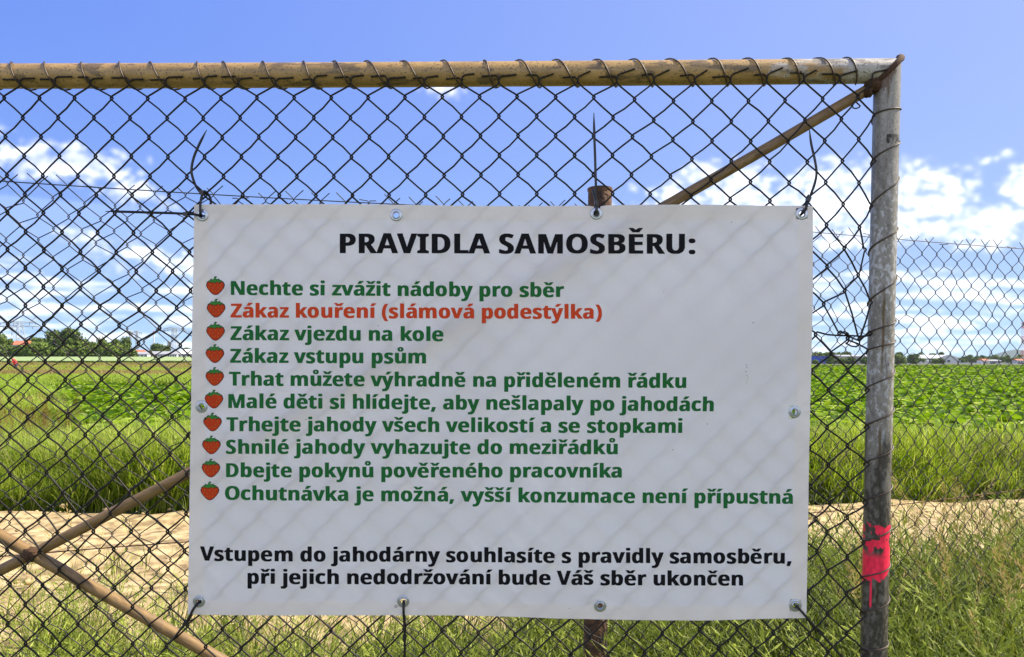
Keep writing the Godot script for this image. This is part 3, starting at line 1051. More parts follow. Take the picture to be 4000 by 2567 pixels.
func far_buildings() -> void:
	building("farm_house", "house with an orange tiled roof behind the trees at the far left", 42, 98, 1331, 1347, 1400, 440, 9, M.wallw, M.tile, 4)
	building("white_hut", "small white hut among the trees at the far left", 228, 245, 1362, 1367, 1400, 383.4, 4, M.white, M.grey, 1)
	building("red_roofed_shed", "low white shed with a reddish roof right of the tallest left tree", 304, 330, 1371, 1377, 1400, 383.2, 5, M.white, M.tile, 1)
	building("grey_shed", "long low grey shed behind the wheat beside the rounded trees", 462, 575, 1375, 1383, 1402, 500, 14, M.wallw, M.grey, 8)
	building("glass_house", "long pale greenhouse range right of the grey shed", 578, 690, 1372, 1383, 1402, 505, 14, M.wallw, M.grey, 12)
	building("white_gabled_shed", "shed with a white gable next to the banner's left edge", 692, 775, 1364, 1382, 1402, 508, 16, M.wallw, M.white, 5)
	building("orange_house", "small house with an orange roof behind the grey shed", 512, 548, 1367, 1377, 1402, 545, 9, M.wallw, M.tile, 3)
	# chimney with a red top
	var o := base("chimney", Vector3.ZERO)
	tag(o, "tall pale factory chimney with a red top behind the sheds", "chimney")
	var d := 900.0
	var u := d / F
	var mb := MB.new()
	mb.tube([at(600, 1405, d), at(600, 1303, d)], [3.0 * u, 2.2 * u], 12)
	part("stack", mb, M.wallw, o)
	mb = MB.new()
	mb.tube([at(600, 1303, d), at(600, 1293, d)], [2.35 * u, 2.25 * u], 12)
	part("red_band", mb, M.red_paint, o)
	pylon("large lattice pylon with raised horns at the left edge", 70, 560, 1402, 1256, 26, 10, [[1277, 92], [1262, 72]], 72.0, 0.16)
	pylon("slim left one of two narrow pylons near the chimney", 508, 900, 1402, 1292, 5, 2.5, [[1300, 9]], 0.0, 0.2)
	pylon("right one of two narrow pylons near the chimney", 535, 900, 1402, 1293, 6, 3, [[1299, 18]], 0.0, 0.2)
	pylon("wide-armed pylon between the chimney and the banner", 681, 850, 1402, 1280, 12, 6, [[1293, 60], [1284, 42]], 0.0, 0.2)
	pylon("small pylon left of the wide-armed pylon", 660, 1300, 1402, 1332, 4, 2, [[1338, 8]], 0.0, 0.25)

	# right side
	building("blue_hall", "bright blue sheet-metal hall beside the banner's right edge", 3080, 3232, 1391.5, 1393.5, 1420, 720, 20, M.blue, M.blue, 0, true)
	building("grey_hall", "long dark grey hall left of the gate post", 3282, 3470, 1386, 1392, 1420, 730, 26, M.grey, M.grey, 6)
	white_hall()
	building("red_roofed_house", "white house with a red roof near the row of cars", 3838, 3864, 1402, 1408, 1421, 760, 9, M.white, M.tile, 3)
	building("long_low_building", "long low dark building right of the red roofed house", 3866, 3912, 1405, 1410, 1421, 765, 10, M.grey, M.grey, 6)
	building("grey_roofed_house", "small house by the foot of the red and white mast", 3975, 4010, 1402, 1408, 1421, 800, 9, M.wallw, M.tile, 3)
	for p in [[3337, 1371, 820, "thin lamp post above the grey hall"], [3532, 1374, 820, "thin pole behind the tree at the gate post"], [3716, 1381, 950, "thin pole above the white hall's gable"], [3866, 1371, 900, "thick pole left of the hill"]]:
		var po := base("utility_pole")
		tag(po, p[3], "pole", "poles round the far halls")
		mb = MB.new()
		mb.tube([at(p[0], 1420, p[2]), at(p[0], p[1], p[2])], [0.30, 0.22], 6)
		part("shaft", mb, M.grey, po)
		mb = MB.new()
		mb.tube([at(p[0] - 4, p[1] + 2.0, p[2]), at(p[0] + 4, p[1] + 2.0, p[2])], 0.14, 5)
		part("crossarm", mb, M.grey, po)
	# red and white lattice mast at the right edge
	o = base("radio_mast")
	tag(o, "red and white lattice mast at the right edge of the view", "mast")
	d = 820.0
	u = d / F
	for k in 6:
		mb = MB.new()
		var y0 := 1420.0 - k * 27.0
		var y1 := y0 - 27.0
		var w0 := lerpf(7.0, 3.4, k / 6.0)
		var w1 := lerpf(7.0, 3.4, (k + 1) / 6.0)
		for s in 4:
			var a := TAU * s / 4 + 0.6
			var b := a + TAU / 4
			var p0 := at(3996, y0, d) + Vector3(cos(a), 0, sin(a)) * w0 * u
			var p1 := at(3996, y1, d) + Vector3(cos(a), 0, sin(a)) * w1 * u
			var q0 := at(3996, y0, d) + Vector3(cos(b), 0, sin(b)) * w0 * u
			var q1 := at(3996, y1, d) + Vector3(cos(b), 0, sin(b)) * w1 * u
			strut(mb, p0, p1, 0.22); strut(mb, p0, p0.lerp(p1, 0.5).lerp(q0.lerp(q1, 0.5), 1.0), 0.12); strut(mb, q0, p0.lerp(p1, 0.5), 0.12)
			strut(mb, p0.lerp(p1, 0.5), q1, 0.12); strut(mb, q0.lerp(q1, 0.5), p1, 0.12)
		part("section", mb, M.red_paint if k % 2 else M.white, o)
	cars()

func white_hall() -> void:
	# barrel-vaulted hall: long roof to the left, curved gable facing the viewer on the right
	var o := base("white_hall")
	tag(o, "white hall with a curved roof and rounded gable right of the gate post", "building")
	var d := 780.0
	var mb := MB.new()
	slab(mb, 3546, 3664, 1405, 1420, d, 30.0)
	part("side_wall", mb, M.wallw, o)
	# vault: arch profile swept back-left
	var mbr := MB.new()
	var mg := MB.new()
	var sweep := at(3538, HY, d + 20.0) - at(3666, HY, d)
	var prev0 := Vector3.ZERO
	var prev1 := Vector3.ZERO
	var foot := at(3704, 1420, d)
	for k in 17:
		var t := k / 16.0
		var px := lerpf(3664.0, 3744.0, t)
		var py := 1405.0 - 16.5 * sin(PI * (0.06 + t * 0.88)) * 1.0
		var p := at(px, py, d)
		var q := p + sweep + Vector3(0, 0.2, 0)
		if k > 0:
			mbr.quad(prev0 + Vector3(0, 0.35, 0.5), prev1 + Vector3(0, 0.35, 0), q + Vector3(0, 0.35, 0), p + Vector3(0, 0.35, 0.5))
			mg.quad(prev0, p, Vector3(p.x, foot.y, p.z), Vector3(prev0.x, foot.y, prev0.z))
		prev0 = p
		prev1 = q
	part("roof", mbr, M.white, o)
	part("gable", mg, M.wallw, o)
	mb = MB.new()
	slab(mb, 3744, 3752, 1406, 1420, d, 12.0)
	part("annex", mb, M.wallw, o)
	for w in [[3702, 3712, 1407, 1414], [3741, 3749, 1409, 1416], [3684, 3694, 1410, 1412]]:
		mb = MB.new()
		slab(mb, w[0], w[1], w[2], w[3], d - 0.5, 0.3)
		part("window", mb, M.glass, o)
	mb = MB.new()
	slab(mb, 3609, 3628, 1405.5, 1411, d - 0.8, 0.5)
	part("door", mb, M.white, o)

func make_car(label: String, paint: Material) -> Node3D:
	var o := base("parked_car")
	tag(o, label, "car", "cars parked along the far road")
	var mb := MB.new()
	var prof := [[-2.1, 0.35], [-2.12, 0.75], [-1.4, 0.92], [-0.95, 0.95], [1.25, 0.95], [2.0, 0.88], [2.1, 0.55], [2.05, 0.32]]
	extrude(mb, prof, 0.85)
	part("body", mb, paint, o)
	mb = MB.new()
	extrude(mb, [[-1.25, 0.951], [-0.55, 1.42], [0.75, 1.44], [1.55, 0.951]], 0.72)
	part("windows", mb, M.glass, o)
	mb = MB.new()
	extrude(mb, [[-0.6, 1.421], [-0.5, 1.50], [0.7, 1.52], [0.82, 1.441]], 0.70)
	part("roof", mb, paint, o)
	for x in [-1.3, 1.3]:
		for z in [-0.78, 0.78]:
			mb = MB.new()
			mb.tube([Vector3(x, 0.32, z - 0.1), Vector3(x, 0.32, z + 0.1)], 0.32, 10)
			part("wheel", mb, M.tyre, o)
	return o
func extrude(mb: MB, prof: Array, hw: float) -> void:
	var m := prof.size()
	for k in m:
		var a: Array = prof[k]
		var b: Array = prof[(k + 1) % m]
		mb.quad(Vector3(a[0], a[1], hw), Vector3(a[0], a[1], -hw), Vector3(b[0], b[1], -hw), Vector3(b[0], b[1], hw))
	for k in range(1, m - 1):
		for s in [-hw, hw]:
			mb.face(Vector3(prof[0][0], prof[0][1], s), Vector3(prof[k][0], prof[k][1], s), Vector3(prof[k + 1][0], prof[k + 1][1], s))
func cars() -> void:
	var xs := [3755, 3774, 3792, 3806, 3823, 3851, 3879, 3903, 3934, 3962, 3986]
	var says := ["leftmost white car in the far row beside the white hall", "second car from the left in the far row", "third car from the left in the far row", "fourth car from the left in the far row", "car in the far row left of the red roofed house", "car parked in front of the red roofed house", "car in front of the long low building's left half", "car in front of the long low building's right end", "car in the far row left of the mast, second before it", "last but one car of the far row at the right", "rightmost car of the far row, at the mast's foot"]
	var kinds := {}
	for k in xs.size():
		var w: String = ["car_white", "car_white", "car_silver", "car_white", "car_white", "car_silver", "car_dark", "car_white", "car_silver", "car_white", "car_dark"][k]
		var c: Node3D
		if kinds.has(w):
			c = kinds[w].duplicate()
			c.name = numbered("parked_car")
			add_child(c)
			c.set_meta("label", says[k])
		else:
			c = make_car(says[k], M[w])
			kinds[w] = c
		c.position = on(xs[k], 695.0 + (k % 3) * 2.0)
		c.rotation.y = 0.08 * sin(k * 3.0) + (PI if k % 2 else 0.0)

# ------------------------------------------------------------------ rear fence
const FA := Vector3(-1.36, 0, -2.04)
const FB := Vector3(0.286, 0, -2.45)
const FC := Vector3(2.067, 0, -3.10)
func fence_at(s: float) -> Vector3:          # s metres along the fence, 0 at the post FB
	if s < 0: return FB + (FA - FB).normalized() * -s
	return FB + (FC - FB).normalized() * s
func fence_top(s: float) -> float:
	return EYE + lerpf(0.488, 0.446, smoothstep(-1.7, 1.9, s)) - 0.018 * sin(clampf((s + 2.2) / 2.2, 0, 1) * PI)
func rear_fence() -> void:
	var o := base("chain_link_fence", Vector3.ZERO)
	tag(o, "older chain-link fence on a rusty post standing behind the gate", "fence")
	var mb := MB.new()
	mb.tube([FB + Vector3(-0.022, -0.1, -0.045), FB + Vector3(0.0, EYE + (HY - 738.0) / F * 2.49, -0.045)], 0.0385, 28)
	part("post", mb, M.rust, o)
	mb = MB.new()
	var cap := FB + Vector3(0.0, EYE + (HY - 740.0) / F * 2.49, -0.045)
	mb.tube([cap + Vector3(0, -0.006, 0), cap + Vector3(0, -0.004, 0), cap + Vector3(0, 0.004, 0), cap + Vector3(0, 0.006, 0)], [0.0388, 0.041, 0.041, 0.037], 28)
	part("post_cap", mb, M.rust, o)
	# woven strands
	var half := 0.0365
	var vh := 0.0378
	var s0 := -56
	var s1 := 78
	var nn := noise(0.9, 2, 111)
	var rows := 48
	for s in range(s0, s1):
		mb = MB.new()
		var pts := []
		for r in rows:
			var left := (r + s) % 2 == 0
			var h := s if left else s + 1
			var a := h * half + nn.get_noise_2d(h * 0.22, r * 0.22) * 0.012
			var y := fence_top(a) - 0.012 - r * vh + nn.get_noise_2d(h * 0.2 + 60.0, r * 0.2) * 0.014
			if y < 0.03: break
			var p := fence_at(a) + Vector3(0, y, 0)
			var along := (fence_at(a + 0.01) - fence_at(a)).normalized()
			var out := Vector3(-along.z, 0, along.x)
			if out.z < 0: out = -out
			var sg := 1.0 if left else -1.0      # left apex: this strand lies to the right of the node
			var zin := 0.0026 * (-sg)
			if r == 0:
				# twisted ends stand up as little forks
				var fl := 0.65 + 0.5 * absf(sin(h * 12.7 + sg))
				pts.append(p + Vector3(0, 0.026 * fl * (0.3 if h % 5 == 0 else 1.0), 0) - along * sg * 0.024 * fl + out * 0.001)
				pts.append(p + Vector3(0, 0.006, 0) - along * sg * 0.003)
				pts.append(p + Vector3(0, -0.004, 0) + along * sg * 0.002)
			else:
				pts.append(p + Vector3(0, 0.0055, 0) + along * sg * 0.0012 + out * zin)
				pts.append(p - along * sg * 0.0026)
				pts.append(p + Vector3(0, -0.0055, 0) + along * sg * 0.0012 - out * zin)
		mb.tube(pts, 0.00145, 5)
		part("mesh_wire", mb, M.old_wire, o)
	for w in [0.0, -1.0]:
		mb = MB.new()
		var pts := []
		for k in 61:
			var a := lerpf(s0 * half, s1 * half, k / 60.0)
			var p := fence_at(a)
			p.y = fence_top(a) - 0.008 if w == 0.0 else EYE - 0.535 - 0.02 * sin(a * 1.7)
			pts.append(p + Vector3(0, 0, 0.004 if w == 0.0 else -0.006))
		mb.tube(pts, 0.0017, 6)
		part("tension_wire", mb, M.rust_wire if w < 0.0 else M.old_wire, o)

# ------------------------------------------------------------------ gate
# measured nodes of the woven mesh: row -> [first column in half meshes, x, y, x, y ...] in photo pixels
const NODES := {
	-1: [1, 84, 331, 220, 331, 358, 331, 508, 330, 651, 330, 803, 330, 934, 329, 1079, 329, 1229, 328, 1372, 328, 1516, 327, 1659, 327, 1804, 327, 1948, 326, 2106, 324, 2256, 322, 2408, 324, 2553, 322, 2712, 321, 2851, 321, 2992, 320, 3137, 316, 3277, 314, 3400, 330],
	0: [0, 16, 384, 154, 384, 291, 384, 436, 385, 577, 386, 723, 388, 863, 384, 1004, 382, 1149, 382, 1294, 382, 1438, 381, 1582, 380, 1728, 378, 1874, 378, 2020, 377, 2171, 379, 2320, 380, 2479, 388, 2631, 394, 2781, 394, 2924, 394, 3067, 391, 3214, 386, 3352, 375],
	1: [1, 89, 461, 227, 461, 367, 461, 508, 462, 653, 463, 794, 463, 938, 461, 1080, 459, 1226, 460, 1369, 460, 1514, 459, 1658, 457, 1803, 456, 1949, 454, 2097, 454, 2245, 456, 2395, 459, 2554, 469, 2707, 474, 2857, 474, 3002, 472, 3145, 468, 3287, 464, 3414, 448],
	2: [0, 21, 536, 160, 536, 299, 536, 439, 537, 582, 538, 726, 540, 868, 538, 1011, 536, 1155, 537, 1300, 537, 1443, 536, 1588, 535, 1732, 533, 1877, 531, 2024, 530, 2171, 530, 2319, 531, 2471, 534, 2629, 545, 2782, 550, 2933, 552, 3079, 552, 3222, 549, 3355, 543],
	3: [1, 94, 611, 232, 611, 373, 612, 513, 612, 656, 614, 799, 614, 943, 613, 1086, 613, 1231, 614, 1373, 614, 1518, 612, 1661, 611, 1805, 609, 1951, 607, 2097, 606, 2245, 607, 2393, 607, 2545, 611, 2703, 621, 2857, 628, 3007, 631, 3154, 632, 3291, 628, 3416, 628],
	4: [0, 27, 686, 167, 688, 304, 689, 445, 690, 586, 690, 730, 691, 873, 690, 1017, 689, 1160, 690, 1304, 690, 1447, 689, 1591, 688, 1735, 686, 1879, 684, 2024, 682, 2171, 682, 2318, 682, 2467, 683, 2619, 688, 2778, 700, 2932, 710, 3083, 714, 3226, 711, 3356, 714],
	5: [1, 97, 761, 236, 762, 376, 763, 516, 764, 660, 765, 803, 764, 948, 763, 1091, 764, 1234, 765, 1377, 764, 1520, 763, 1663, 762, 1807, 760, 1952, 758, 2097, 757, 2245, 757, 2393, 756, 2540, 758, 2700, 766, 2853, 778, 3008, 784, 3154, 780, 3294, 797, 3404, 804],
	6: [0, 29, 832, 169, 833, 308, 835, 448, 834, 591, 835, 737, 838],
	7: [1, 100, 907, 242, 909, 381, 910, 521, 911, 665, 914],
	8: [0, 29, 976, 171, 980, 314, 985, 454, 987, 595, 987, 740, 986],
	9: [1, 99, 1048, 242, 1053, 387, 1060, 532, 1062, 674, 1061],
	10: [0, 28, 1122, 169, 1123, 313, 1128, 464, 1137, 610, 1137, 744, 1137],
	11: [1, 99, 1195, 242, 1196, 389, 1201, 543, 1211, 690, 1204],
	12: [0, 30, 1268, 171, 1268, 316, 1268, 465, 1273, 623, 1282],
	13: [1, 102, 1341, 247, 1341, 391, 1340, 541, 1342, 704, 1351],
	14: [0, 33, 1414, 176, 1414, 321, 1412, 464, 1408, 618, 1409],
	15: [1, 108, 1486, 254, 1485, 396, 1482, 540, 1476, 687, 1481],
	16: [0, 36, 1563, 189, 1557, 328, 1557, 470, 1553, 608, 1553],
	17: [1, 108, 1632, 263, 1626, 401, 1624, 537, 1626, 672, 1628],
	18: [0, 38, 1703, 187, 1703, 333, 1701, 464, 1697, 598, 1701, 734, 1701],
	19: [1, 109, 1776, 258, 1774, 391, 1776, 526, 1778, 664, 1774],
	20: [0, 38, 1854, 182, 1847, 322, 1854, 452, 1857, 582, 1854],
	21: [1, 109, 1928, 244, 1928, 378, 1928, 504, 1928, 649, 1928],
	22: [0, 38, 2000, 172, 2006, 298, 2006, 431, 2006, 576, 2006, 726, 2007],
	23: [1, 98, 2075, 223, 2082, 364, 2078, 512, 2078, 654, 2078],
	24: [2, 156, 2154, 302, 2154, 444, 2148, 583, 2151, 720, 2154],
	25: [3, 231, 2227, 380, 2224, 515, 2225, 655, 2225],
	26: [0, 38, 2285, 165, 2288, 304, 2293, 447, 2298, 591, 2298, 723, 2301],
	27: [1, 98, 2364, 233, 2362, 374, 2368, 517, 2372, 664, 2372],
	28: [0, 30, 2440, 167, 2441, 304, 2440, 442, 2441, 584, 2445, 732, 2445, 868, 2459, 1003, 2466, 1144, 2466, 1292, 2464, 1437, 2459, 1578, 2456, 1726, 2462, 1868, 2474, 2013, 2479, 2159, 2475, 2304, 2490, 2447, 2475, 2587, 2474, 2733, 2460, 2879, 2458, 3021, 2471, 3162, 2475, 3307, 2475],
	29: [1, 99, 2516, 232, 2519, 376, 2517, 518, 2517, 650, 2524, 803, 2528, 942, 2533, 1074, 2536, 1220, 2539, 1364, 2536, 1507, 2541, 1655, 2539, 1800, 2550],
}
const NODES_R := {
	6: [44, 3229, 878, 3358, 887], 7: [45, 3298, 969, 3379, 975], 8: [44, 3231, 1040, 3353, 1073], 9: [45, 3300, 1135, 3403, 1180], 10: [44, 3218, 1187, 3357, 1322],
	11: [45, 3278, 1302, 3402, 1302], 12: [44, 3186, 1306, 3311, 1320], 13: [45, 3247, 1379, 3386, 1368], 14: [44, 3169, 1450, 3313, 1446], 15: [45, 3236, 1523, 3390, 1523],
	16: [44, 3158, 1593, 3310, 1593], 17: [45, 3231, 1669, 3390, 1668], 18: [44, 3162, 1751, 3310, 1740], 19: [45, 3236, 1816, 3390, 1814], 20: [44, 3167, 1900, 3312, 1890],
	21: [45, 3241, 1967, 3385, 1963], 22: [44, 3188, 2026, 3310, 2020], 23: [45, 3231, 2078, 3373, 2118], 24: [44, 3191, 2154, 3310, 2174], 25: [45, 3233, 2233, 3373, 2265],
	26: [44, 3158, 2313, 3306, 2319], 27: [45, 3231, 2397, 3376, 2404],
}
var known := {}
func regular(r: int, h: int) -> Vector2:
	return Vector2(20.0 + h * 71.6, 386.0 + r * 73.6)
func gate_nodes() -> void:
	for t in [NODES, NODES_R]:
		for r in t:
			var a: Array = t[r]
			for k in range(1, a.size(), 2):
				known[Vector2i(r, a[0] + (k - 1))] = Vector2(a[k], a[k + 1])
	var off := {}
	for key in known:
		off[key] = known[key] - regular(key.x, key.y)
	for r in range(-1, 46):
		for h in range(-14, 48):
			if (r + h) % 2 != 0: continue
			var key := Vector2i(r, h)
			if known.has(key): continue
			var sum := Vector2.ZERO
			var ws := 0.0
			for k in off:
				var dd := Vector2(k.x - r, k.y - h).length_squared()
				if dd > 700.0: continue
				var w := 1.0 / (dd * dd)
				sum += off[k] * w
				ws += w
			known[key] = regular(r, h) + (sum / ws if ws > 0 else Vector2.ZERO)

# a pipe along pts with u along, v round it (0.5 towards the viewer, 0.75 towards side); mitre shears its last ring
func pipe(mb: MB, pts: Array, r: float, side: Vector3, m0 := 0.0, m1 := 0.0, u0 := 0.0, u1 := 1.0, sides := 36) -> void:
	var m := pts.size()
	var first := mb.v.size()
	for k in m:
		var t: Vector3 = (pts[mini(k + 1, m - 1)] - pts[maxi(k - 1, 0)]).normalized()
		var sd := (side - t * side.dot(t)).normalized()
		var f := Vector3(0, 0, 1)
		f = (f - t * f.dot(t)).normalized()
		for q in sides + 1:
			var a := lerpf(-PI, PI, float(q) / sides)
			var d := f * cos(a) + sd * sin(a)
			var sh := 0.0
			if k == m - 1: sh = m1 * sin(a) * r
			if k == 0: sh = m0 * sin(a) * r
			mb.add(pts[k] + d * r + t * sh, d, Vector2(lerpf(u0, u1, float(k) / (m - 1)), float(q) / sides))
	for k in m - 1:
		for q in sides:
			var a0 := first + k * (sides + 1) + q
			mb.tri(a0, a0 + 1, a0 + sides + 1); mb.tri(a0 + 1, a0 + sides + 2, a0 + sides + 1)

const PIPE_Z := -0.017
func rail_y(x: float) -> float:
	return 285.0 - 20.0 * pow(clampf(x, 0, 3483) / 3483.0, 1.5)
func post_x(y: float) -> float:
	return 3483.0 - 54.0 * clampf((y - 265.0) / 2300.0, -1, 1.5)

func gate() -> void:
	gate_nodes()
	var o := base("wire_gate", Vector3.ZERO)
	tag(o, "pipe-framed gate filled with dark chain-link wire mesh", "gate")
	var mb := MB.new()
	var pts := []
	for k in 47:
		var x := lerpf(-1000.0, 3483.0, k / 46.0)
		pts.append(pl(x, rail_y(x), PIPE_Z))
	pipe(mb, pts, 0.0238, Vector3.UP, 0.0, 1.0, 0.0, 4483.0 / 4600.0)
	part("top_rail", mb, M.rail, o)
	mb = MB.new()
	pts = []
	for k in 30:
		var y := lerpf(265.0, 4400.0, k / 29.0)
		pts.append(pl(post_x(y), y, PIPE_Z))
	pipe(mb, pts, 0.0246, Vector3.RIGHT, -1.0, 0.0, (265.0 - 200.0) / 4300.0, (4400.0 - 200.0) / 4300.0)
	part("post", mb, M.post, o)
	# braces
	mb = MB.new()
	pts = []
	for k in 13:
		var t := k / 12.0
		var way := [Vector2(-420, 2440), Vector2(109, 2171), Vector2(743, 1842), Vector2(1676, 1326), Vector2(2609, 796), Vector2(3020, 562), Vector2(3450, 312)]
		var w := mini(int(t * 6.0), 5)
		var b: Vector2 = way[w].lerp(way[w + 1], t * 6.0 - w)
		pts.append(pl(b.x, b.y, PIPE_Z - 0.004))
	pipe(mb, pts, 0.0108, Vector3.UP)
	part("brace", mb, M.brace, o)
	mb = MB.new()
	pts = []
	for k in 13:
		var t := k / 12.0
		pts.append(pl(lerpf(-400, 2300, t), lerpf(1892, 3428, t) - 10.0 * sin(t * PI), PIPE_Z - 0.001))
	pipe(mb, pts, 0.0118, Vector3.UP)
	part("brace", mb, M.brace, o)
	# rusty welds: along the mitre, round the brace end and at the crossing of the braces
	var wn := noise(220.0, 2, 121)
	mb = MB.new()
	pts = []
	var rad := []
	for k in 25:
		var a := lerpf(-1.45, 1.52, k / 24.0)
		var oo := sin(a) * 0.0242
		pts.append(pl(3483, 265, PIPE_Z) + Vector3(oo, oo, cos(a) * 0.0242))
		rad.append(0.0058 + 0.0016 * wn.get_noise_1d(k * 0.013) + (0.002 if k > 21 else 0.0))
	mb.tube(pts, rad, 9)
	part("weld_bead", mb, M.weld, o)
	mb = MB.new()
	lump(mb, pl(3428, 322, PIPE_Z + 0.004), Vector3(0.020, 0.018, 0.016), 7)
	part("weld_bead", mb, M.weld, o)
	mb = MB.new()
	lump(mb, pl(3402, 352, PIPE_Z + 0.002), Vector3(0.012, 0.010, 0.013), 8)
	part("weld_bead", mb, M.weld, o)
	mb = MB.new()
	lump(mb, pl(104, 2172, PIPE_Z + 0.004), Vector3(0.021, 0.015, 0.015), 9)
	part("weld_bead", mb, M.weld, o)
	# woven strands, each one wire
	for s in range(-14, 47):
		mb = MB.new()
		var path := []
		var e := 1.0
		for r in range(-1, 45):
			var h := s if (r + s) % 2 == 0 else s + 1
			var p: Vector2 = known[Vector2i(r, h)]
			var sg := 1.0 if h == s else -1.0            # 1: the node is this strand's left apex
			if r == -1:
				# the end lies along the rail, left or right of its tie
				var len := 58.0 + 12.0 * sin(s * 7.3)
				var tilt := 5.0 * sin(s * 3.1) - (16.0 if p.x > 2050 else 0.0) * absf(sin(s * 1.7)) * (1.0 if sg < 0 else 0.3)
				var by := rail_y(p.x) + 25.0 + 5.0 * sin(s * 2.3)
				var zz := PIPE_Z + sqrt(maxf(0.0, pow(0.0238, 2.0) - pow((by - rail_y(p.x)) * S, 2.0))) + 0.0017
				path.append(pl(p.x - sg * len, by + tilt, PIPE_Z + sqrt(maxf(0.0, pow(0.0238, 2.0) - pow((by + tilt - rail_y(p.x)) * S, 2.0))) + 0.0022))
				path.append(pl(p.x - sg * 12.0, by, zz))
				path.append(pl(p.x - sg * 3.0, by + 8.0, zz + 0.001))
				path.append(pl(p.x + sg * 1.0, p.y, 0.004))
				path.append(pl(p.x + sg * 6.0, p.y + 8.0, 0.002))
				continue
			# the slanted leg "/" lies in front, "\" behind
			var zin := 0.0018 * sg
			var loose := 0.0
			path.append(pl(p.x + sg * 4.0, p.y - 9.0, zin + loose))
			path.append(pl(p.x - sg * 2.5, p.y - 4.5, zin * 0.7 + loose))
			path.append(pl(p.x - sg * 5.0, p.y, loose))
			path.append(pl(p.x - sg * 2.5, p.y + 4.5, -zin * 0.7 + loose))
			path.append(pl(p.x + sg * 4.0, p.y + 9.0, -zin + loose))
			if r < 44:
				# a slight bow in the leg to the next node
				var h2 := s if (r + 1 + s) % 2 == 0 else s + 1
				var p2: Vector2 = known[Vector2i(r + 1, h2)]
				var d := p2 - p
				var m := (p + p2) * 0.5 + Vector2(d.y, -d.x).normalized() * (2.2 * sin(s * 2.7 + r * 1.9) + 1.5)
				path.append(pl(m.x, m.y, -zin + loose))
			e += 1.0
		mb.tube(path, 0.00175, 6)
		part("mesh_wire", mb, M.wire, o)
	# stray ends of the damaged mesh by the post
	mb = MB.new()
	mb.tube([pl(3278, 1303, 0.003), pl(3296, 1296, 0.005), pl(3308, 1302, 0.005), pl(3314, 1318, 0.004), pl(3312, 1335, 0.003), pl(3302, 1345, 0.002)], 0.00165, 6)
	part("mesh_wire", mb, M.wire, o)
	mb = MB.new()
	mb.tube([pl(3300, 1340, 0.004), pl(3320, 1352, 0.005), pl(3340, 1355, 0.004), pl(3354, 1348, 0.003), pl(3358, 1322, 0.002), pl(3402, 1305, 0.004)], 0.00165, 6)
	part("mesh_wire", mb, M.wire, o)
	mb = MB.new()
	mb.tube([pl(3340, 404, 0.006), pl(3352, 412, 0.004), pl(3358, 416, 0.003), pl(3350, 424, 0.006), pl(3338, 428, 0.006), pl(3327, 426, 0.006), pl(3326, 420, 0.007)], 0.0014, 6)
	part("wire_end", mb, M.wire, o)
	# lacing wire wound along the rail: [column over the top, column under the pipe]
	var turns := [[-680, -610], [-540, -470], [-400, -330], [-255, -200], [-115, -60], [25, 82], [152, 218], [299, 357], [448, 507], [565, 650], [755, 802], [854, 932], [1011, 1077], [1173, 1227], [1291, 1370], [1416, 1514], [1557, 1657], [1718, 1802], [1886, 1927], [2014, 2104], [2161, 2254], [2320, 2407], [2464, 2552], [2607, 2711], [2777, 2850], [2914, 2993], [3070, 3136], [3193, 3277], [3309, 3357]]
	mb = MB.new()
	pts = []
	for k in turns.size():
		var t: Array = turns[k]
		for j in 13:
			var a := PI * j / 12.0
			# round the front: quick over the top, slanting down the face
			var x := lerpf(t[0], t[1], pow(j / 12.0, 0.85))
			pts.append(wound(x, a))
		if k < turns.size() - 1:
			for j in range(1, 10):
				var a := PI + PI * j / 10.0
				pts.append(wound(lerpf(t[1], turns[k + 1][0], j / 10.0), a))
	mb.tube(pts, 0.0016, 6)
	part("lacing_wire", mb, M.lace, o)
	# and down the post: [row at its right side, row at its left side]
	var rounds := [[420, 439], [541, 618], [680, 793], [880, 968], [1068, 1175], [1245, 1300], [1327, 1366], [1441, 1516], [1590, 1665], [1738, 1811], [1893, 1959], [2052, 2122], [2200, 2262], [2336, 2399], [2514, 2547], [2670, 2730], [2830, 2890]]
	mb = MB.new()
	pts = []
	for k in rounds.size():
		var t: Array = rounds[k]
		for j in 11:
			pts.append(coiled(lerpf(t[0], t[1], j / 10.0), PI * j / 10.0))
		if k < rounds.size() - 1:
			for j in range(1, 9):
				pts.append(coiled(lerpf(t[1], rounds[k + 1][0], j / 9.0), PI + PI * j / 9.0))
	mb.tube(pts, 0.0015, 6)
	part("lacing_wire", mb, M.lace, o)

func wound(x: float, a: float) -> Vector3:      # a: 0 over the top, PI/2 front, PI underneath
	var rr := 0.0238 + 0.0017 + 0.0008 * absf(sin(x * 0.05))
	return pl(x, rail_y(x), PIPE_Z) + Vector3(0, cos(a) * rr, sin(a) * rr)
func coiled(y: float, a: float) -> Vector3:     # a: 0 right side, PI/2 front, PI left side
	var rr := 0.0246 + 0.0016
	return pl(post_x(y), y, PIPE_Z) + Vector3(cos(a) * rr, 0, sin(a) * rr)
func lump(mb: MB, o: Vector3, s: Vector3, sd: int) -> void:
	var n := noise(1.0, 3, sd)
	var rows := 14
	var cols := 20
	var first := mb.v.size()
	for j in rows + 1:
		for i in cols:
			var a := TAU * i / cols
			var b := PI * j / rows
			var d := Vector3(sin(b) * cos(a), cos(b), sin(b) * sin(a))
			mb.add(o + d * s * (0.9 + 0.35 * n.get_noise_3dv(d * 2.2)), d)
	for j in rows:
		for i in cols:
			var a0 := first + j * cols + i
			var a1 := first + j * cols + (i + 1) % cols
			mb.tri(a0, a0 + cols, a1); mb.tri(a1, a0 + cols, a1 + cols)

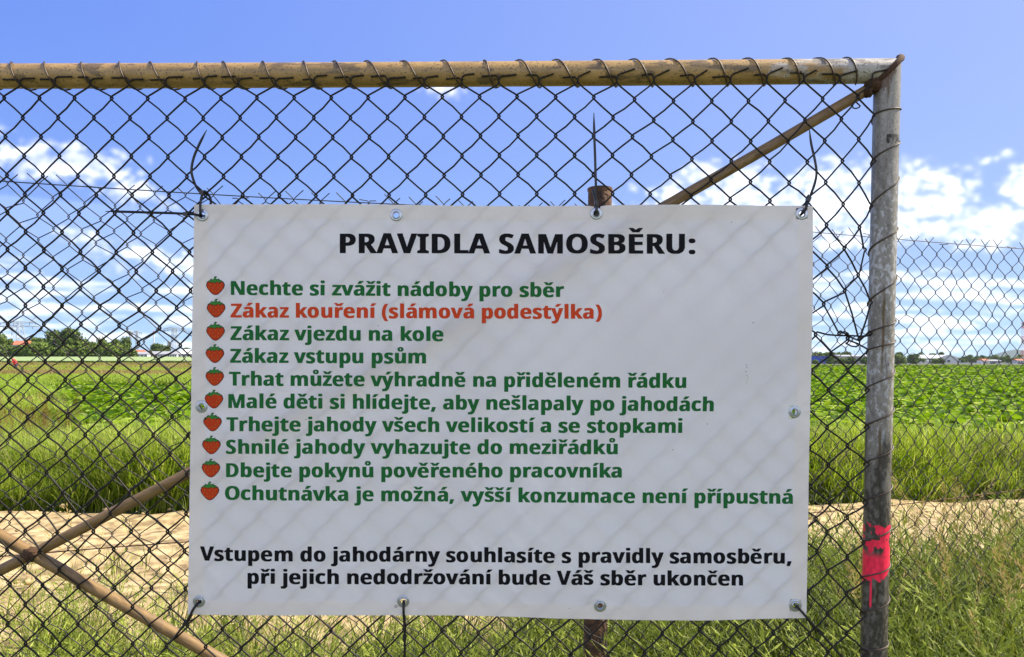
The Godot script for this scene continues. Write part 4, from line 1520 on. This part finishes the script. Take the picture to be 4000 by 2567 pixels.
# ------------------------------------------------------------------ banner
var fold_noise := noise(1.0, 2, 131)
const EYELETS := [[795, 843], [1550, 843], [2328, 837], [3128, 837], [793, 1588], [3098, 1608], [783, 2345], [1577, 2345], [2343, 2363], [3103, 2362]]
# photo pixel of the cloth at (u, v), 0..1 from its upper left corner
func cloth_px(u: float, v: float) -> Vector2:
	var top := Vector2(lerpf(763, 3172, u), 801.0 + 5.0 * u - 4.0 * sin(u * PI * 3.0) * sin(u * PI) + 5.0 * exp(-pow((u - 0.65) / 0.012, 2.0)))
	var bot := Vector2(lerpf(738, 3146, u), 2393.0 + 21.0 * smoothstep(0.0, 0.75, u) + 5.0 * sin(u * PI * 3.0 + 0.6))
	return top.lerp(bot, v)
func cloth_uv(p: Vector2) -> Vector2:
	var v := (p.y - 801.0) / 1600.0
	var l := lerpf(763, 738, v)
	var r := lerpf(3172, 3146, v)
	return Vector2((p.x - l) / (r - l), v)
func cloth_z(p: Vector2) -> float:              # how far the cloth stands in front of the mesh
	var q := cloth_uv(p)
	var u := clampf(q.x, 0, 1)
	var v := clampf(q.y, 0, 1)
	var edge := sin(u * PI) * sin(v * PI)
	var z := 0.0058
	z += 0.0022 * pow(maxf(edge, 0.0), 0.7)
	z += 0.016 * exp(-pow((u - 0.78) / 0.20, 2.0) - pow((v - 0.36 - (0.8 - u) * 0.35) / 0.16, 2.0))
	# drag folds out of the tied corners
	z += 0.0026 * sin((u * 1.5 - v) * 15.0 + 0.6) * exp(-pow((u * 1.5 - v * 1.0) / 0.28, 2.0)) * smoothstep(0.0, 0.15, u) * (1.0 - v)
	z += 0.0022 * sin((u * 1.4 + v) * 13.0) * smoothstep(0.4, 1.0, u) * smoothstep(0.5, 0.0, v)
	z += 0.0012 * sin((u * 2.0 + v * 1.2) * 9.0 + 1.0) * edge + 0.0010 * sin(u * 11.0 - v * 7.0) * smoothstep(0.55, 1.0, v)
	z += 0.0014 * sin(u * 24.0) * smoothstep(0.9, 1.0, v)
	z += 0.0013 * (fold_noise.get_noise_2d(p.x * 0.0016 + p.y * 0.0012, p.y * 0.0022 - p.x * 0.0013) + 0.3)
	for e in EYELETS:
		var dx: float = p.x - e[0]
		var dy: float = p.y - e[1]
		var dd := dx * dx + dy * dy
		if dd < 40000.0:
			z += 0.0011 * exp(-dd / 9000.0) * (cos(atan2(dy, dx) * 7.0 + e[0]) * smoothstep(300.0, 3000.0, dd))
	z += 0.0011 * maxf(0.0, sin(u * 37.0 + 2.0 * sin(u * 9.0))) * (smoothstep(0.05, 0.0, v) + smoothstep(0.95, 1.0, v))
	return maxf(z, 0.0056)
func cloth(p: Vector2, dz := 0.0) -> Vector3:
	return pl(p.x, p.y, cloth_z(p) + dz)
func cloth_n(p: Vector2) -> Vector3:
	var a := cloth(p + Vector2(6, 0)) - cloth(p - Vector2(6, 0))
	var b := cloth(p - Vector2(0, 6)) - cloth(p + Vector2(0, 6))
	return a.cross(b).normalized()

func cloth_patch(mb: MB, us: Array, vs: Array, dz: float, skip := []) -> void:
	var nu := us.size()
	var first := mb.v.size()
	for v in vs:
		for u in us:
			var p := cloth_px(u, v)
			mb.add(cloth(p, dz), cloth_n(p), Vector2(u, v))
	for j in vs.size() - 1:
		for i in nu - 1:
			var mid := cloth_px((us[i] + us[i + 1]) * 0.5, (vs[j] + vs[j + 1]) * 0.5)
			var hole := false
			for e in skip:
				if absf(mid.x - e.x) < 20.0 and absf(mid.y - e.y) < 20.0: hole = true
			if hole: continue
			var a := first + j * nu + i
			mb.tri(a, a + 1, a + nu); mb.tri(a + 1, a + nu + 1, a + nu)

func lines(lo: float, hi: float, n: int, extra: Array) -> Array:
	var r := []
	for k in n + 1: r.append(lerpf(lo, hi, float(k) / n))
	for e in extra:
		if e > lo and e < hi: r.append(e)
	r.sort()
	var q := [r[0]]
	for k in range(1, r.size()):
		if r[k] - q[q.size() - 1] > 0.0002: q.append(r[k])
	q[q.size() - 1] = hi
	return q

func banner() -> void:
	var o := base("rules_banner", Vector3.ZERO)
	tag(o, "white vinyl banner with Czech strawberry picking rules tied to the gate", "banner")
	var centres := []
	var ux := []
	var vy := []
	for e in EYELETS:
		var p := Vector2(e[0], e[1])
		centres.append(p)
		var uv := cloth_uv(p)
		ux.append(uv.x - 20.0 / 2408.0); ux.append(uv.x + 20.0 / 2408.0)
		vy.append(uv.y - 20.0 / 1600.0); vy.append(uv.y + 20.0 / 1600.0)
	var us := lines(0.0, 1.0, 96, ux)
	var vs := lines(0.0, 1.0, 64, vy)
	var mb := MB.new()
	cloth_patch(mb, us, vs, 0.0, centres)
	rings(mb, centres, 0.0)
	part("sheet", mb, M.pvc, o)
	# turned-over, welded hem: a second layer behind the edges
	var hw := 0.0243
	var hh := 0.0355
	for h in [[0.0, 1.0, 0.0, hh], [0.0, 1.0, 1.0 - hh, 1.0], [0.0, hw, hh + 0.0004, 1.0 - hh - 0.0004], [1.0 - hw, 1.0, hh + 0.0004, 1.0 - hh - 0.0004]]:
		mb = MB.new()
		var near := []
		for c in centres:
			var uv := cloth_uv(c)
			if uv.x > h[0] and uv.x < h[1] and uv.y > h[2] and uv.y < h[3]: near.append(c)
		cloth_patch(mb, lines(h[0], h[1], 96 if h[1] - h[0] > 0.5 else 3, ux), lines(h[2], h[3], 64 if h[3] - h[2] > 0.5 else 3, vy), -0.0007, near)
		rings(mb, near, -0.0007)
		part("hem", mb, M.pvc, o)
	# eyelets: a domed zinc ring with a rolled inner lip, a hole through the cloth
	for c in centres:
		mb = MB.new()
		var prof := [[23.5, -0.0009], [24.0, 0.0003], [22.5, 0.0011], [18.0, 0.0014], [15.5, 0.0010], [14.5, 0.0018], [13.0, 0.0026], [11.5, 0.0022], [10.8, 0.0006], [10.6, -0.0020]]
		var seg := 36
		var first := mb.v.size()
		for k in prof.size():
			for q in seg:
				var a := TAU * q / seg
				var p: Vector2 = c + Vector2(cos(a), sin(a)) * prof[k][0]
				mb.add(pl(p.x, p.y, cloth_z(c) + prof[k][1]), Vector3(0, 0, 1))
		for k in prof.size() - 1:
			for q in seg:
				var a0: int = first + k * seg + q
				var a1: int = first + k * seg + (q + 1) % seg
				mb.tri(a0, a1, a0 + seg); mb.tri(a1, a1 + seg, a0 + seg)
		shade(mb)
		part("eyelet", mb, M.eyelet, o)
	lettering(o)
	# small printed ring beside the second lower eyelet
	mb = MB.new()
	for q in 16:
		var a := TAU * q / 16
		var b := TAU * (q + 1) / 16
		var c := Vector2(1549, 2364)
		mb.quad(cloth(c + Vector2(cos(a), sin(a)) * 3.6, 0.0006), cloth(c + Vector2(cos(b), sin(b)) * 3.6, 0.0006), cloth(c + Vector2(cos(b), sin(b)) * 5.4, 0.0006), cloth(c + Vector2(cos(a), sin(a)) * 5.4, 0.0006))
	part("printed_ring", mb, M.ink_black, o)
	# scuffs and fly specks on the vinyl
	for k in 26:
		mb = MB.new()
		var c := Vector2(rng.randf_range(800, 3080), rng.randf_range(830, 2380))
		if k < 9: c = Vector2(2908 + rng.randf_range(-6, 6), 1420 + k * 9 + rng.randf_range(-4, 4))
		var a := rng.randf() * PI
		var l := rng.randf_range(1.5, 5.0) if k >= 9 else 2.0
		var e := Vector2(cos(a), sin(a)) * l
		var f := Vector2(-sin(a), cos(a)) * rng.randf_range(1.0, 1.8)
		flat_shape(mb, c, [e, f, -e, -f], 0.0004)
		part("speck", mb, M.speck, o)

func rings(mb: MB, centres: Array, dz: float) -> void:
	# closes the square left out round each eyelet down to its round hole
	var seg := 32
	for c in centres:
		var uv := cloth_uv(c)
		var k0 := mb.v.size()
		for q in seg + 1:
			var a := TAU * q / seg
			var d := Vector2(cos(a), sin(a))
			var m := maxf(absf(d.x), absf(d.y))
			for r in [11.5, 21.5 / m]:
				var p: Vector2 = c + d * r
				mb.add(cloth(p, dz), cloth_n(p), uv)
		for q in seg:
			var a0 := k0 + q * 2
			mb.tri(a0, a0 + 1, a0 + 2); mb.tri(a0 + 1, a0 + 3, a0 + 2)

func shade(mb: MB) -> void:                      # smooth normals from the faces
	for k in mb.n.size(): mb.n[k] = Vector3.ZERO
	for t in range(0, mb.i.size(), 3):
		var a := mb.i[t]
		var b := mb.i[t + 1]
		var c := mb.i[t + 2]
		var f := -(mb.v[b] - mb.v[a]).cross(mb.v[c] - mb.v[a])
		mb.n[a] += f; mb.n[b] += f; mb.n[c] += f
	for k in mb.n.size():
		mb.n[k] = mb.n[k].normalized()

# text, x from, x to, baseline left, baseline right, capital height (photo pixels), ink
const TEXT := [
	["PRAVIDLA SAMOSBĚRU:", 1331, 2712, 991, 994, 76.0, "ink_black", "heading"],
	["Nechte si zvážit nádoby pro sběr", 906, 2202, 1153, 1162, 54.0, "ink_green", "text_line"],
	["Zákaz kouření (slámová podestýlka)", 905, 2348, 1241, 1247, 54.0, "ink_red", "text_line"],
	["Zákaz vjezdu na kole", 905, 1733, 1329, 1333, 54.0, "ink_green", "text_line"],
	["Zákaz vstupu psům", 904, 1666, 1417, 1420, 54.0, "ink_green", "text_line"],
	["Trhat můžete výhradně na přiděleném řádku", 900, 2671, 1506, 1514, 54.0, "ink_green", "text_line"],
	["Malé děti si hlídejte, aby nešlapaly po jahodách", 897, 2781, 1593, 1605, 54.0, "ink_green", "text_line"],
	["Trhejte jahody všech velikostí a se stopkami", 890, 2660, 1683, 1689, 54.0, "ink_green", "text_line"],
	["Shnilé jahody vyhazujte do meziřádků", 888, 2410, 1771, 1772, 54.0, "ink_green", "text_line"],
	["Dbejte pokynů pověřeného pracovníka", 888, 2426, 1862, 1863, 54.0, "ink_green", "text_line"],
	["Ochutnávka je možná, vyšší konzumace není přípustná", 884, 3092, 1951, 1966, 54.0, "ink_green", "text_line"],
	["Vstupem do jahodárny souhlasíte s pravidly samosběru,", 786, 3088, 2187, 2199, 55.0, "ink_black", "text_line"],
	["při jejich nedodržování bude Váš sběr ukončen", 972, 2899, 2276, 2284, 55.0, "ink_black", "text_line"],
]
func letters(s: String) -> Array:
	var f := SystemFont.new()
	f.font_names = PackedStringArray(["Droid Sans"])
	f.font_weight = 700
	var t := TextMesh.new()
	t.font = f
	t.font_size = 64
	t.pixel_size = 0.01
	t.depth = 0.01
	t.curve_step = 1.0
	t.text = s
	return t.get_mesh_arrays()
func lettering(o: Node3D) -> void:
	var hv: PackedVector3Array = letters("H")[Mesh.ARRAY_VERTEX]
	var base_y := 1e9
	var top_y := -1e9
	for p in hv:
		base_y = minf(base_y, p.y)
		top_y = maxf(top_y, p.y)
	var cap := top_y - base_y
	for L in TEXT:
		var a := letters(L[0])
		var v: PackedVector3Array = a[Mesh.ARRAY_VERTEX]
		var n: PackedVector3Array = a[Mesh.ARRAY_NORMAL]
		var ix: PackedInt32Array = a[Mesh.ARRAY_INDEX]
		var lo := 1e9
		var hi := -1e9
		for p in v:
			lo = minf(lo, p.x); hi = maxf(hi, p.x)
		var mb := MB.new()
		# the print is as heavy as in the photograph: each line drawn twice, a hair apart
		for pass_ in 2:
			var remap := {}
			var swell: float = 1.6 * L[5] / 54.0 * (1.0 if pass_ else -1.0)
			for t in range(0, ix.size(), 3):
				if n[ix[t]].z < 0.9: continue
				var tri := []
				for k in 3:
					var q := ix[t + k]
					if not remap.has(q):
						var fx := (v[q].x - lo) / (hi - lo)
						var px: float = lerpf(L[1] + 1.6, L[2] - 1.6, fx) + swell
						var py: float = lerpf(L[3], L[4], fx) - (v[q].y - base_y) / cap * L[5]
						var p := Vector2(px, py)
						remap[q] = mb.add(cloth(p, 0.0005 + 0.00012 * pass_), cloth_n(p), Vector2.ZERO)
					tri.append(remap[q])
				mb.tri(tri[0], tri[1], tri[2])
		part(L[7], mb, M[L[6]], o)
	# a plain strawberry stands before each rule
	var spots := [[846, 1118], [849, 1205], [847, 1295], [845, 1382], [844, 1471], [841, 1559], [836, 1648], [831, 1737], [829, 1827], [825, 1916]]
	for c in spots:
		berry(o, Vector2(c[0], c[1]))

func flat_shape(mb: MB, c: Vector2, pts: Array, dz: float) -> void:
	var poly := PackedVector2Array(pts)
	var ix := Geometry2D.triangulate_polygon(poly)
	for t in range(0, ix.size(), 3):
		var q := []
		for k in 3:
			var p: Vector2 = c + poly[ix[t + k]]
			q.append(mb.add(cloth(p, dz), cloth_n(p)))
		if (poly[ix[t + 1]] - poly[ix[t]]).cross(poly[ix[t + 2]] - poly[ix[t]]) > 0: mb.tri(q[0], q[1], q[2])
		else: mb.tri(q[0], q[2], q[1])
func berry(o: Node3D, c: Vector2) -> void:
	var out := []
	var inn := []
	for k in 40:
		var a := TAU * k / 40
		# broad shouldered, pointed below
		var x := sin(a)
		var y := -cos(a)
		var w := 36.5 * (1.0 - 0.30 * smoothstep(-0.1, 1.0, y))
		var p := Vector2(x * w, (y * 26.0 - 1.0) if y < 0 else (y * 37.0 - 1.0))
		out.append(p)
		inn.append(p * Vector2(0.925, 0.92) + Vector2(0, 0.4))
	var root := MeshInstance3D.new()
	root.name = "strawberry_print"
	var mb := MB.new()
	flat_shape(mb, c, out, 0.0004)
	root.mesh = mb.mesh(M.ink_black)
	o.add_child(root, true)
	mb = MB.new()
	flat_shape(mb, c, inn, 0.0008)
	part("fruit", mb, M.berry_red, root)
	mb = MB.new()
	for s in [[-20, -4], [0, -4], [20, -4], [-11, 8], [11, 8], [0, 20], [-24, 8], [24, 8], [-10, 20], [10, 20]]:
		flat_shape(mb, c + Vector2(s[0], s[1]), [Vector2(0, -2.6), Vector2(1.5, 0.4), Vector2(0, 2.4), Vector2(-1.5, 0.4)], 0.0011)
	part("seeds", mb, M.berry_seed, root)
	mb = MB.new()
	var leaf := [Vector2(-35, -14), Vector2(-22, -22), Vector2(-17, -28), Vector2(-7, -24), Vector2(-5, -33), Vector2(-2, -37), Vector2(7, -36), Vector2(2, -31), Vector2(3, -25), Vector2(16, -29), Vector2(13, -23), Vector2(24, -21), Vector2(34, -14), Vector2(20, -14), Vector2(16, -10), Vector2(8, -16), Vector2(-4, -8), Vector2(-7, -15), Vector2(-14, -9), Vector2(-17, -14)]
	flat_shape(mb, c, leaf, 0.0010)
	var rim := []
	for p in leaf: rim.append(p * 0.84 + Vector2(0, -3.4))
	part("leaf_outline", mb, M.ink_black, root)
	mb = MB.new()
	flat_shape(mb, c, rim, 0.0013)
	part("leaves", mb, M.berry_green, root)

# ------------------------------------------------------------------ cable ties
# a flat strap through the points (photo column, row, height above the mesh), its toothed tail tapering to the end
func strap(mb: MB, raw: Array, w: float, taper: bool) -> void:
	var pts := []
	var cv := Curve3D.new()
	for k in raw.size():
		var p := pl(raw[k][0], raw[k][1], raw[k][2])
		var a := pl(raw[maxi(k - 1, 0)][0], raw[maxi(k - 1, 0)][1], raw[maxi(k - 1, 0)][2])
		var b := pl(raw[mini(k + 1, raw.size() - 1)][0], raw[mini(k + 1, raw.size() - 1)][1], raw[mini(k + 1, raw.size() - 1)][2])
		var t := (b - a) / 6.0
		cv.add_point(p, -t, t)
	var n := 28
	for k in n + 1: pts.append(cv.sample_baked(cv.get_baked_length() * k / n, true))
	var first := mb.v.size()
	for k in n + 1:
		var t: Vector3 = (pts[mini(k + 1, n)] - pts[maxi(k - 1, 0)]).normalized()
		var f := Vector3(0.25, 0.1, 1).normalized()
		var s := t.cross(f).normalized()
		var nn := s.cross(t)
		var ww := w
		if taper: ww = w * lerpf(1.0, 0.25, smoothstep(0.80, 1.0, float(k) / n))
		var h := 0.0007
		var c := [pts[k] - s * ww * 0.5 + nn * h, pts[k] + s * ww * 0.5 + nn * h, pts[k] + s * ww * 0.5 - nn * h, pts[k] - s * ww * 0.5 - nn * h]
		for q in 4:
			mb.add(c[q], (c[q] - pts[k]).normalized())
	for k in n:
		for q in 4:
			var a0 := first + k * 4 + q
			var a1 := first + k * 4 + (q + 1) % 4
			mb.tri(a0, a0 + 4, a1); mb.tri(a1, a0 + 4, a1 + 4)
	for e in [first, first + n * 4]:
		mb.tri(e, e + 1, e + 2); mb.tri(e, e + 2, e + 3)

func ties() -> void:
	var group := "black cable ties holding the banner"
	# label, loop through the eyelet, head (column, row, angle), tail
	var list := [
		["black cable tie at the banner's upper left corner with its tail pointing up", [[793, 846, 0.002], [792, 838, 0.011], [792, 820, 0.0125], [792, 795, 0.011], [795, 765, 0.007], [800, 748, 0.003], [812, 762, -0.006], [818, 790, -0.007], [806, 830, -0.006], [795, 846, -0.002]], [795, 757, 0.25], [[795, 762, 0.008], [776, 736, 0.011], [764, 700, 0.014], [761, 672, 0.016], [770, 630, 0.018], [790, 580, 0.018], [818, 516, 0.014]]],
		["black cable tie at the banner's upper left corner with its tail pointing left", [[790, 848, 0.002], [784, 845, 0.011], [765, 842, 0.0125], [740, 840, 0.008], [728, 838, 0.004], [722, 828, -0.006], [745, 830, -0.007], [785, 840, -0.005], [792, 846, -0.002]], [733, 840, 1.62], [[742, 840, 0.009], [690, 837, 0.010], [600, 834, 0.009], [500, 831, 0.009], [420, 829, 0.008]]],
		["straight upright black cable tie in front of the rusty post top", [[2328, 843, 0.002], [2328, 836, 0.011], [2328, 815, 0.0125], [2328, 795, 0.010], [2322, 765, 0.004], [2318, 740, -0.005], [2326, 780, -0.006], [2330, 825, -0.004], [2328, 842, -0.001]], [2328, 797, 0.02], [[2328, 800, 0.009], [2325, 720, 0.011], [2322, 620, 0.012], [2319, 520, 0.010], [2318, 446, 0.008]]],
		["black cable tie at the banner's upper right corner with its tail bent upwards", [[3126, 840, 0.002], [3133, 832, 0.011], [3140, 815, 0.0125], [3149, 792, 0.010], [3156, 770, 0.005], [3160, 764, -0.004], [3150, 800, -0.006], [3134, 834, -0.003], [3127, 840, -0.001]], [3152, 782, 0.35], [[3150, 792, 0.009], [3160, 760, 0.012], [3172, 720, 0.015], [3177, 680, 0.016], [3170, 630, 0.016], [3160, 570, 0.012], [3154, 510, 0.010]]],
		["black cable tie at the banner's lower left corner pulling down to the left", [[785, 2345, 0.002], [779, 2352, 0.011], [765, 2372, 0.0125], [748, 2402, 0.008], [733, 2428, 0.004], [727, 2436, -0.003], [745, 2405, -0.006], [775, 2360, -0.004], [785, 2346, -0.001]], [733, 2426, 0.55], [[740, 2420, 0.008], [722, 2440, 0.008], [702, 2466, 0.007], [680, 2494, 0.006], [664, 2512, 0.005]]],
		["black cable tie hanging straight down from the second lower eyelet", [[1577, 2345, 0.002], [1579, 2354, 0.011], [1580, 2390, 0.0125], [1582, 2430, 0.008], [1583, 2462, 0.004], [1581, 2456, -0.004], [1578, 2400, -0.006], [1577, 2352, -0.003], [1577, 2346, -0.001]], [1583, 2484, 0.0], [[1581, 2420, 0.009], [1583, 2480, 0.009], [1583, 2530, 0.009], [1582, 2600, 0.008], [1580, 2700, 0.007]]],
		["black cable tie at the banner's lower right corner pulling down to the right", [[3104, 2361, 0.002], [3110, 2368, 0.011], [3130, 2390, 0.0125], [3160, 2424, 0.009], [3190, 2458, 0.005], [3200, 2470, -0.003], [3160, 2425, -0.006], [3112, 2368, -0.004], [3104, 2362, -0.001]], [3196, 2464, -0.72], [[3180, 2446, 0.008], [3220, 2490, 0.009], [3260, 2536, 0.009], [3310, 2592, 0.008], [3360, 2650, 0.006]]],
	]
	for t in list:
		var o := base("cable_tie", Vector3.ZERO)
		tag(o, t[0], "cable tie", group)
		var mb := MB.new()
		strap(mb, t[1], 0.0046, false)
		part("loop", mb, M.plastic, o)
		mb = MB.new()
		mb.box(pl(t[2][0], t[2][1], 0.0095), Vector3(0.0074, 0.0088, 0.0052), Basis(Vector3(0, 0, 1), -t[2][2]))
		part("head", mb, M.plastic, o)
		mb = MB.new()
		strap(mb, t[3], 0.0046, true)
		part("tail", mb, M.plastic, o)

# ------------------------------------------------------------------ person in the field
# tapered capsules joined by a smooth minimum and meshed as surface nets
func blend_mesh(bones: Array, cell: float, grow := 0.0, k := 0.04, low := -1e9, high := 1e9) -> MB:
	var mn := Vector3(1e9, 1e9, 1e9)
	var mx := -mn
	for b in bones:
		for e in [[b[0], b[2]], [b[1], b[3]]]:
			mn = mn.min(e[0] - Vector3.ONE * (e[1] + grow + cell * 2))
			mx = mx.max(e[0] + Vector3.ONE * (e[1] + grow + cell * 2))
	var nx := int((mx.x - mn.x) / cell) + 2
	var ny := int((mx.y - mn.y) / cell) + 2
	var nz := int((mx.z - mn.z) / cell) + 2
	var f := PackedFloat32Array()
	f.resize(nx * ny * nz)
	for z in nz:
		for y in ny:
			for x in nx:
				var p := mn + Vector3(x, y, z) * cell
				var d := 1e9
				for b in bones:
					var ab: Vector3 = b[1] - b[0]
					var h := clampf((p - b[0]).dot(ab) / maxf(ab.length_squared(), 1e-6), 0, 1)
					var q: float = (p - b[0] - ab * h).length() - lerpf(b[2], b[3], h) - grow
					var m := maxf(k - absf(d - q), 0.0) / k
					d = minf(d, q) - m * m * k * 0.25
				d = maxf(d, maxf(low - p.y, p.y - high))
				f[(z * ny + y) * nx + x] = d
	var mb := MB.new()
	var ids := {}
	for z in nz - 1:
		for y in ny - 1:
			for x in nx - 1:
				var sum := Vector3.ZERO
				var cnt := 0
				for e in 12:
					var ax := e / 4
					var o1 := e & 1
					var o2 := (e >> 1) & 1
					var a := Vector3i(x, y, z)
					var b := a
					if ax == 0: a += Vector3i(0, o1, o2); b = a + Vector3i(1, 0, 0)
					elif ax == 1: a += Vector3i(o1, 0, o2); b = a + Vector3i(0, 1, 0)
					else: a += Vector3i(o1, o2, 0); b = a + Vector3i(0, 0, 1)
					var fa := f[(a.z * ny + a.y) * nx + a.x]
					var fb := f[(b.z * ny + b.y) * nx + b.x]
					if (fa < 0) != (fb < 0):
						sum += Vector3(a).lerp(Vector3(b), fa / (fa - fb))
						cnt += 1
				if cnt:
					ids[Vector3i(x, y, z)] = mb.add(mn + sum / cnt * cell, Vector3.UP)
	for key in ids:
		for ax in 3:
			var step := Vector3i(1, 0, 0) if ax == 0 else (Vector3i(0, 1, 0) if ax == 1 else Vector3i(0, 0, 1))
			var u := Vector3i(0, 1, 0) if ax == 0 else (Vector3i(0, 0, 1) if ax == 1 else Vector3i(1, 0, 0))
			var v := Vector3i(0, 0, 1) if ax == 0 else (Vector3i(1, 0, 0) if ax == 1 else Vector3i(0, 1, 0))
			var b: Vector3i = key + step
			var fa := f[(key.z * ny + key.y) * nx + key.x]
			var fb := f[(b.z * ny + b.y) * nx + b.x]
			if (fa < 0) == (fb < 0): continue
			if not (ids.has(key - u) and ids.has(key - v) and ids.has(key - u - v)): continue
			var q := [ids[key], ids[key - u], ids[key - u - v], ids[key - v]]
			if fa < 0: q.reverse()
			mb.tri(q[0], q[1], q[2]); mb.tri(q[0], q[2], q[3])
	shade(mb)
	return mb

func picker() -> void:
	# a person seen from behind-left, leaning forward in the meadow
	var o := base("person", on(60, 70.0))
	tag(o, "person in a red shirt and dark shorts stooping in the meadow", "person")
	o.rotation.y = 0.5
	var V := func(x: float, y: float, z: float) -> Vector3: return Vector3(x, y, z)
	var hip := Vector3(0.06, 0.86, 0)
	var chest := Vector3(-0.10, 1.20, 0)
	var neck := Vector3(-0.20, 1.38, 0)
	var headp := Vector3(-0.27, 1.51, 0)
	var legs := []
	var arms := []
	var tops := []
	var thighs := []
	for s in [-1.0, 1.0]:
		var h := hip + Vector3(0, -0.02, s * 0.10)
		var kn := Vector3(-0.02 + s * 0.05, 0.47, s * 0.11)
		var an := Vector3(0.06 + s * 0.08, 0.08, s * 0.12)
		legs.append([h, kn, 0.085, 0.058]); legs.append([kn, an, 0.058, 0.038]); legs.append([an, an + Vector3(-0.16, -0.045, 0), 0.042, 0.03])
		thighs.append([h, h.lerp(kn, 0.75), 0.09, 0.085])
		var sh := chest + Vector3(-0.05, 0.09, s * 0.19)
		var el := sh + Vector3(-0.10, -0.26, s * 0.05)
		var wr := el + Vector3(-0.18, -0.14, -s * 0.04)
		arms.append([sh, el, 0.05, 0.04]); arms.append([el, wr, 0.04, 0.028])
		var hd := wr + Vector3(-0.07, -0.05, 0)
		arms.append([wr, hd, 0.028, 0.03])
		for f in 4:
			arms.append([hd, hd + Vector3(-0.06 + f * 0.006, -0.05, (f - 1.5) * 0.018), 0.011, 0.009])
		arms.append([wr.lerp(hd, 0.4), hd + Vector3(-0.01, -0.02, -s * 0.05), 0.012, 0.010])
		tops.append([sh, sh.lerp(el, 0.7), 0.062, 0.058])
		tops.append([sh, chest, 0.08, 0.12])
	var torso := [[hip, chest, 0.125, 0.135], [chest, neck, 0.12, 0.06], [neck, headp, 0.055, 0.06]]
	var head := [[headp, headp + Vector3(-0.01, 0.07, 0), 0.088, 0.092], [headp + Vector3(-0.085, 0.0, 0), headp + Vector3(-0.105, -0.01, 0), 0.018, 0.013]]
	part("body", blend_mesh(torso + head + legs + arms, 0.022, 0.0, 0.03), M.skin, o)
	part("shirt", blend_mesh([[hip + Vector3(0, -0.02, 0), chest, 0.15, 0.155], [chest, neck + Vector3(0.02, -0.05, 0), 0.14, 0.085]] + tops, 0.025, 0.012), M.shirt, o)
	part("shorts", blend_mesh([[hip, hip + Vector3(0, 0.03, 0), 0.145, 0.14]] + thighs, 0.025, 0.014), M.shorts, o)
	part("hair", blend_mesh([[headp + Vector3(0.03, 0.03, 0), headp + Vector3(0.0, 0.10, 0), 0.085, 0.085]], 0.02, 0.008), M.hair, o)
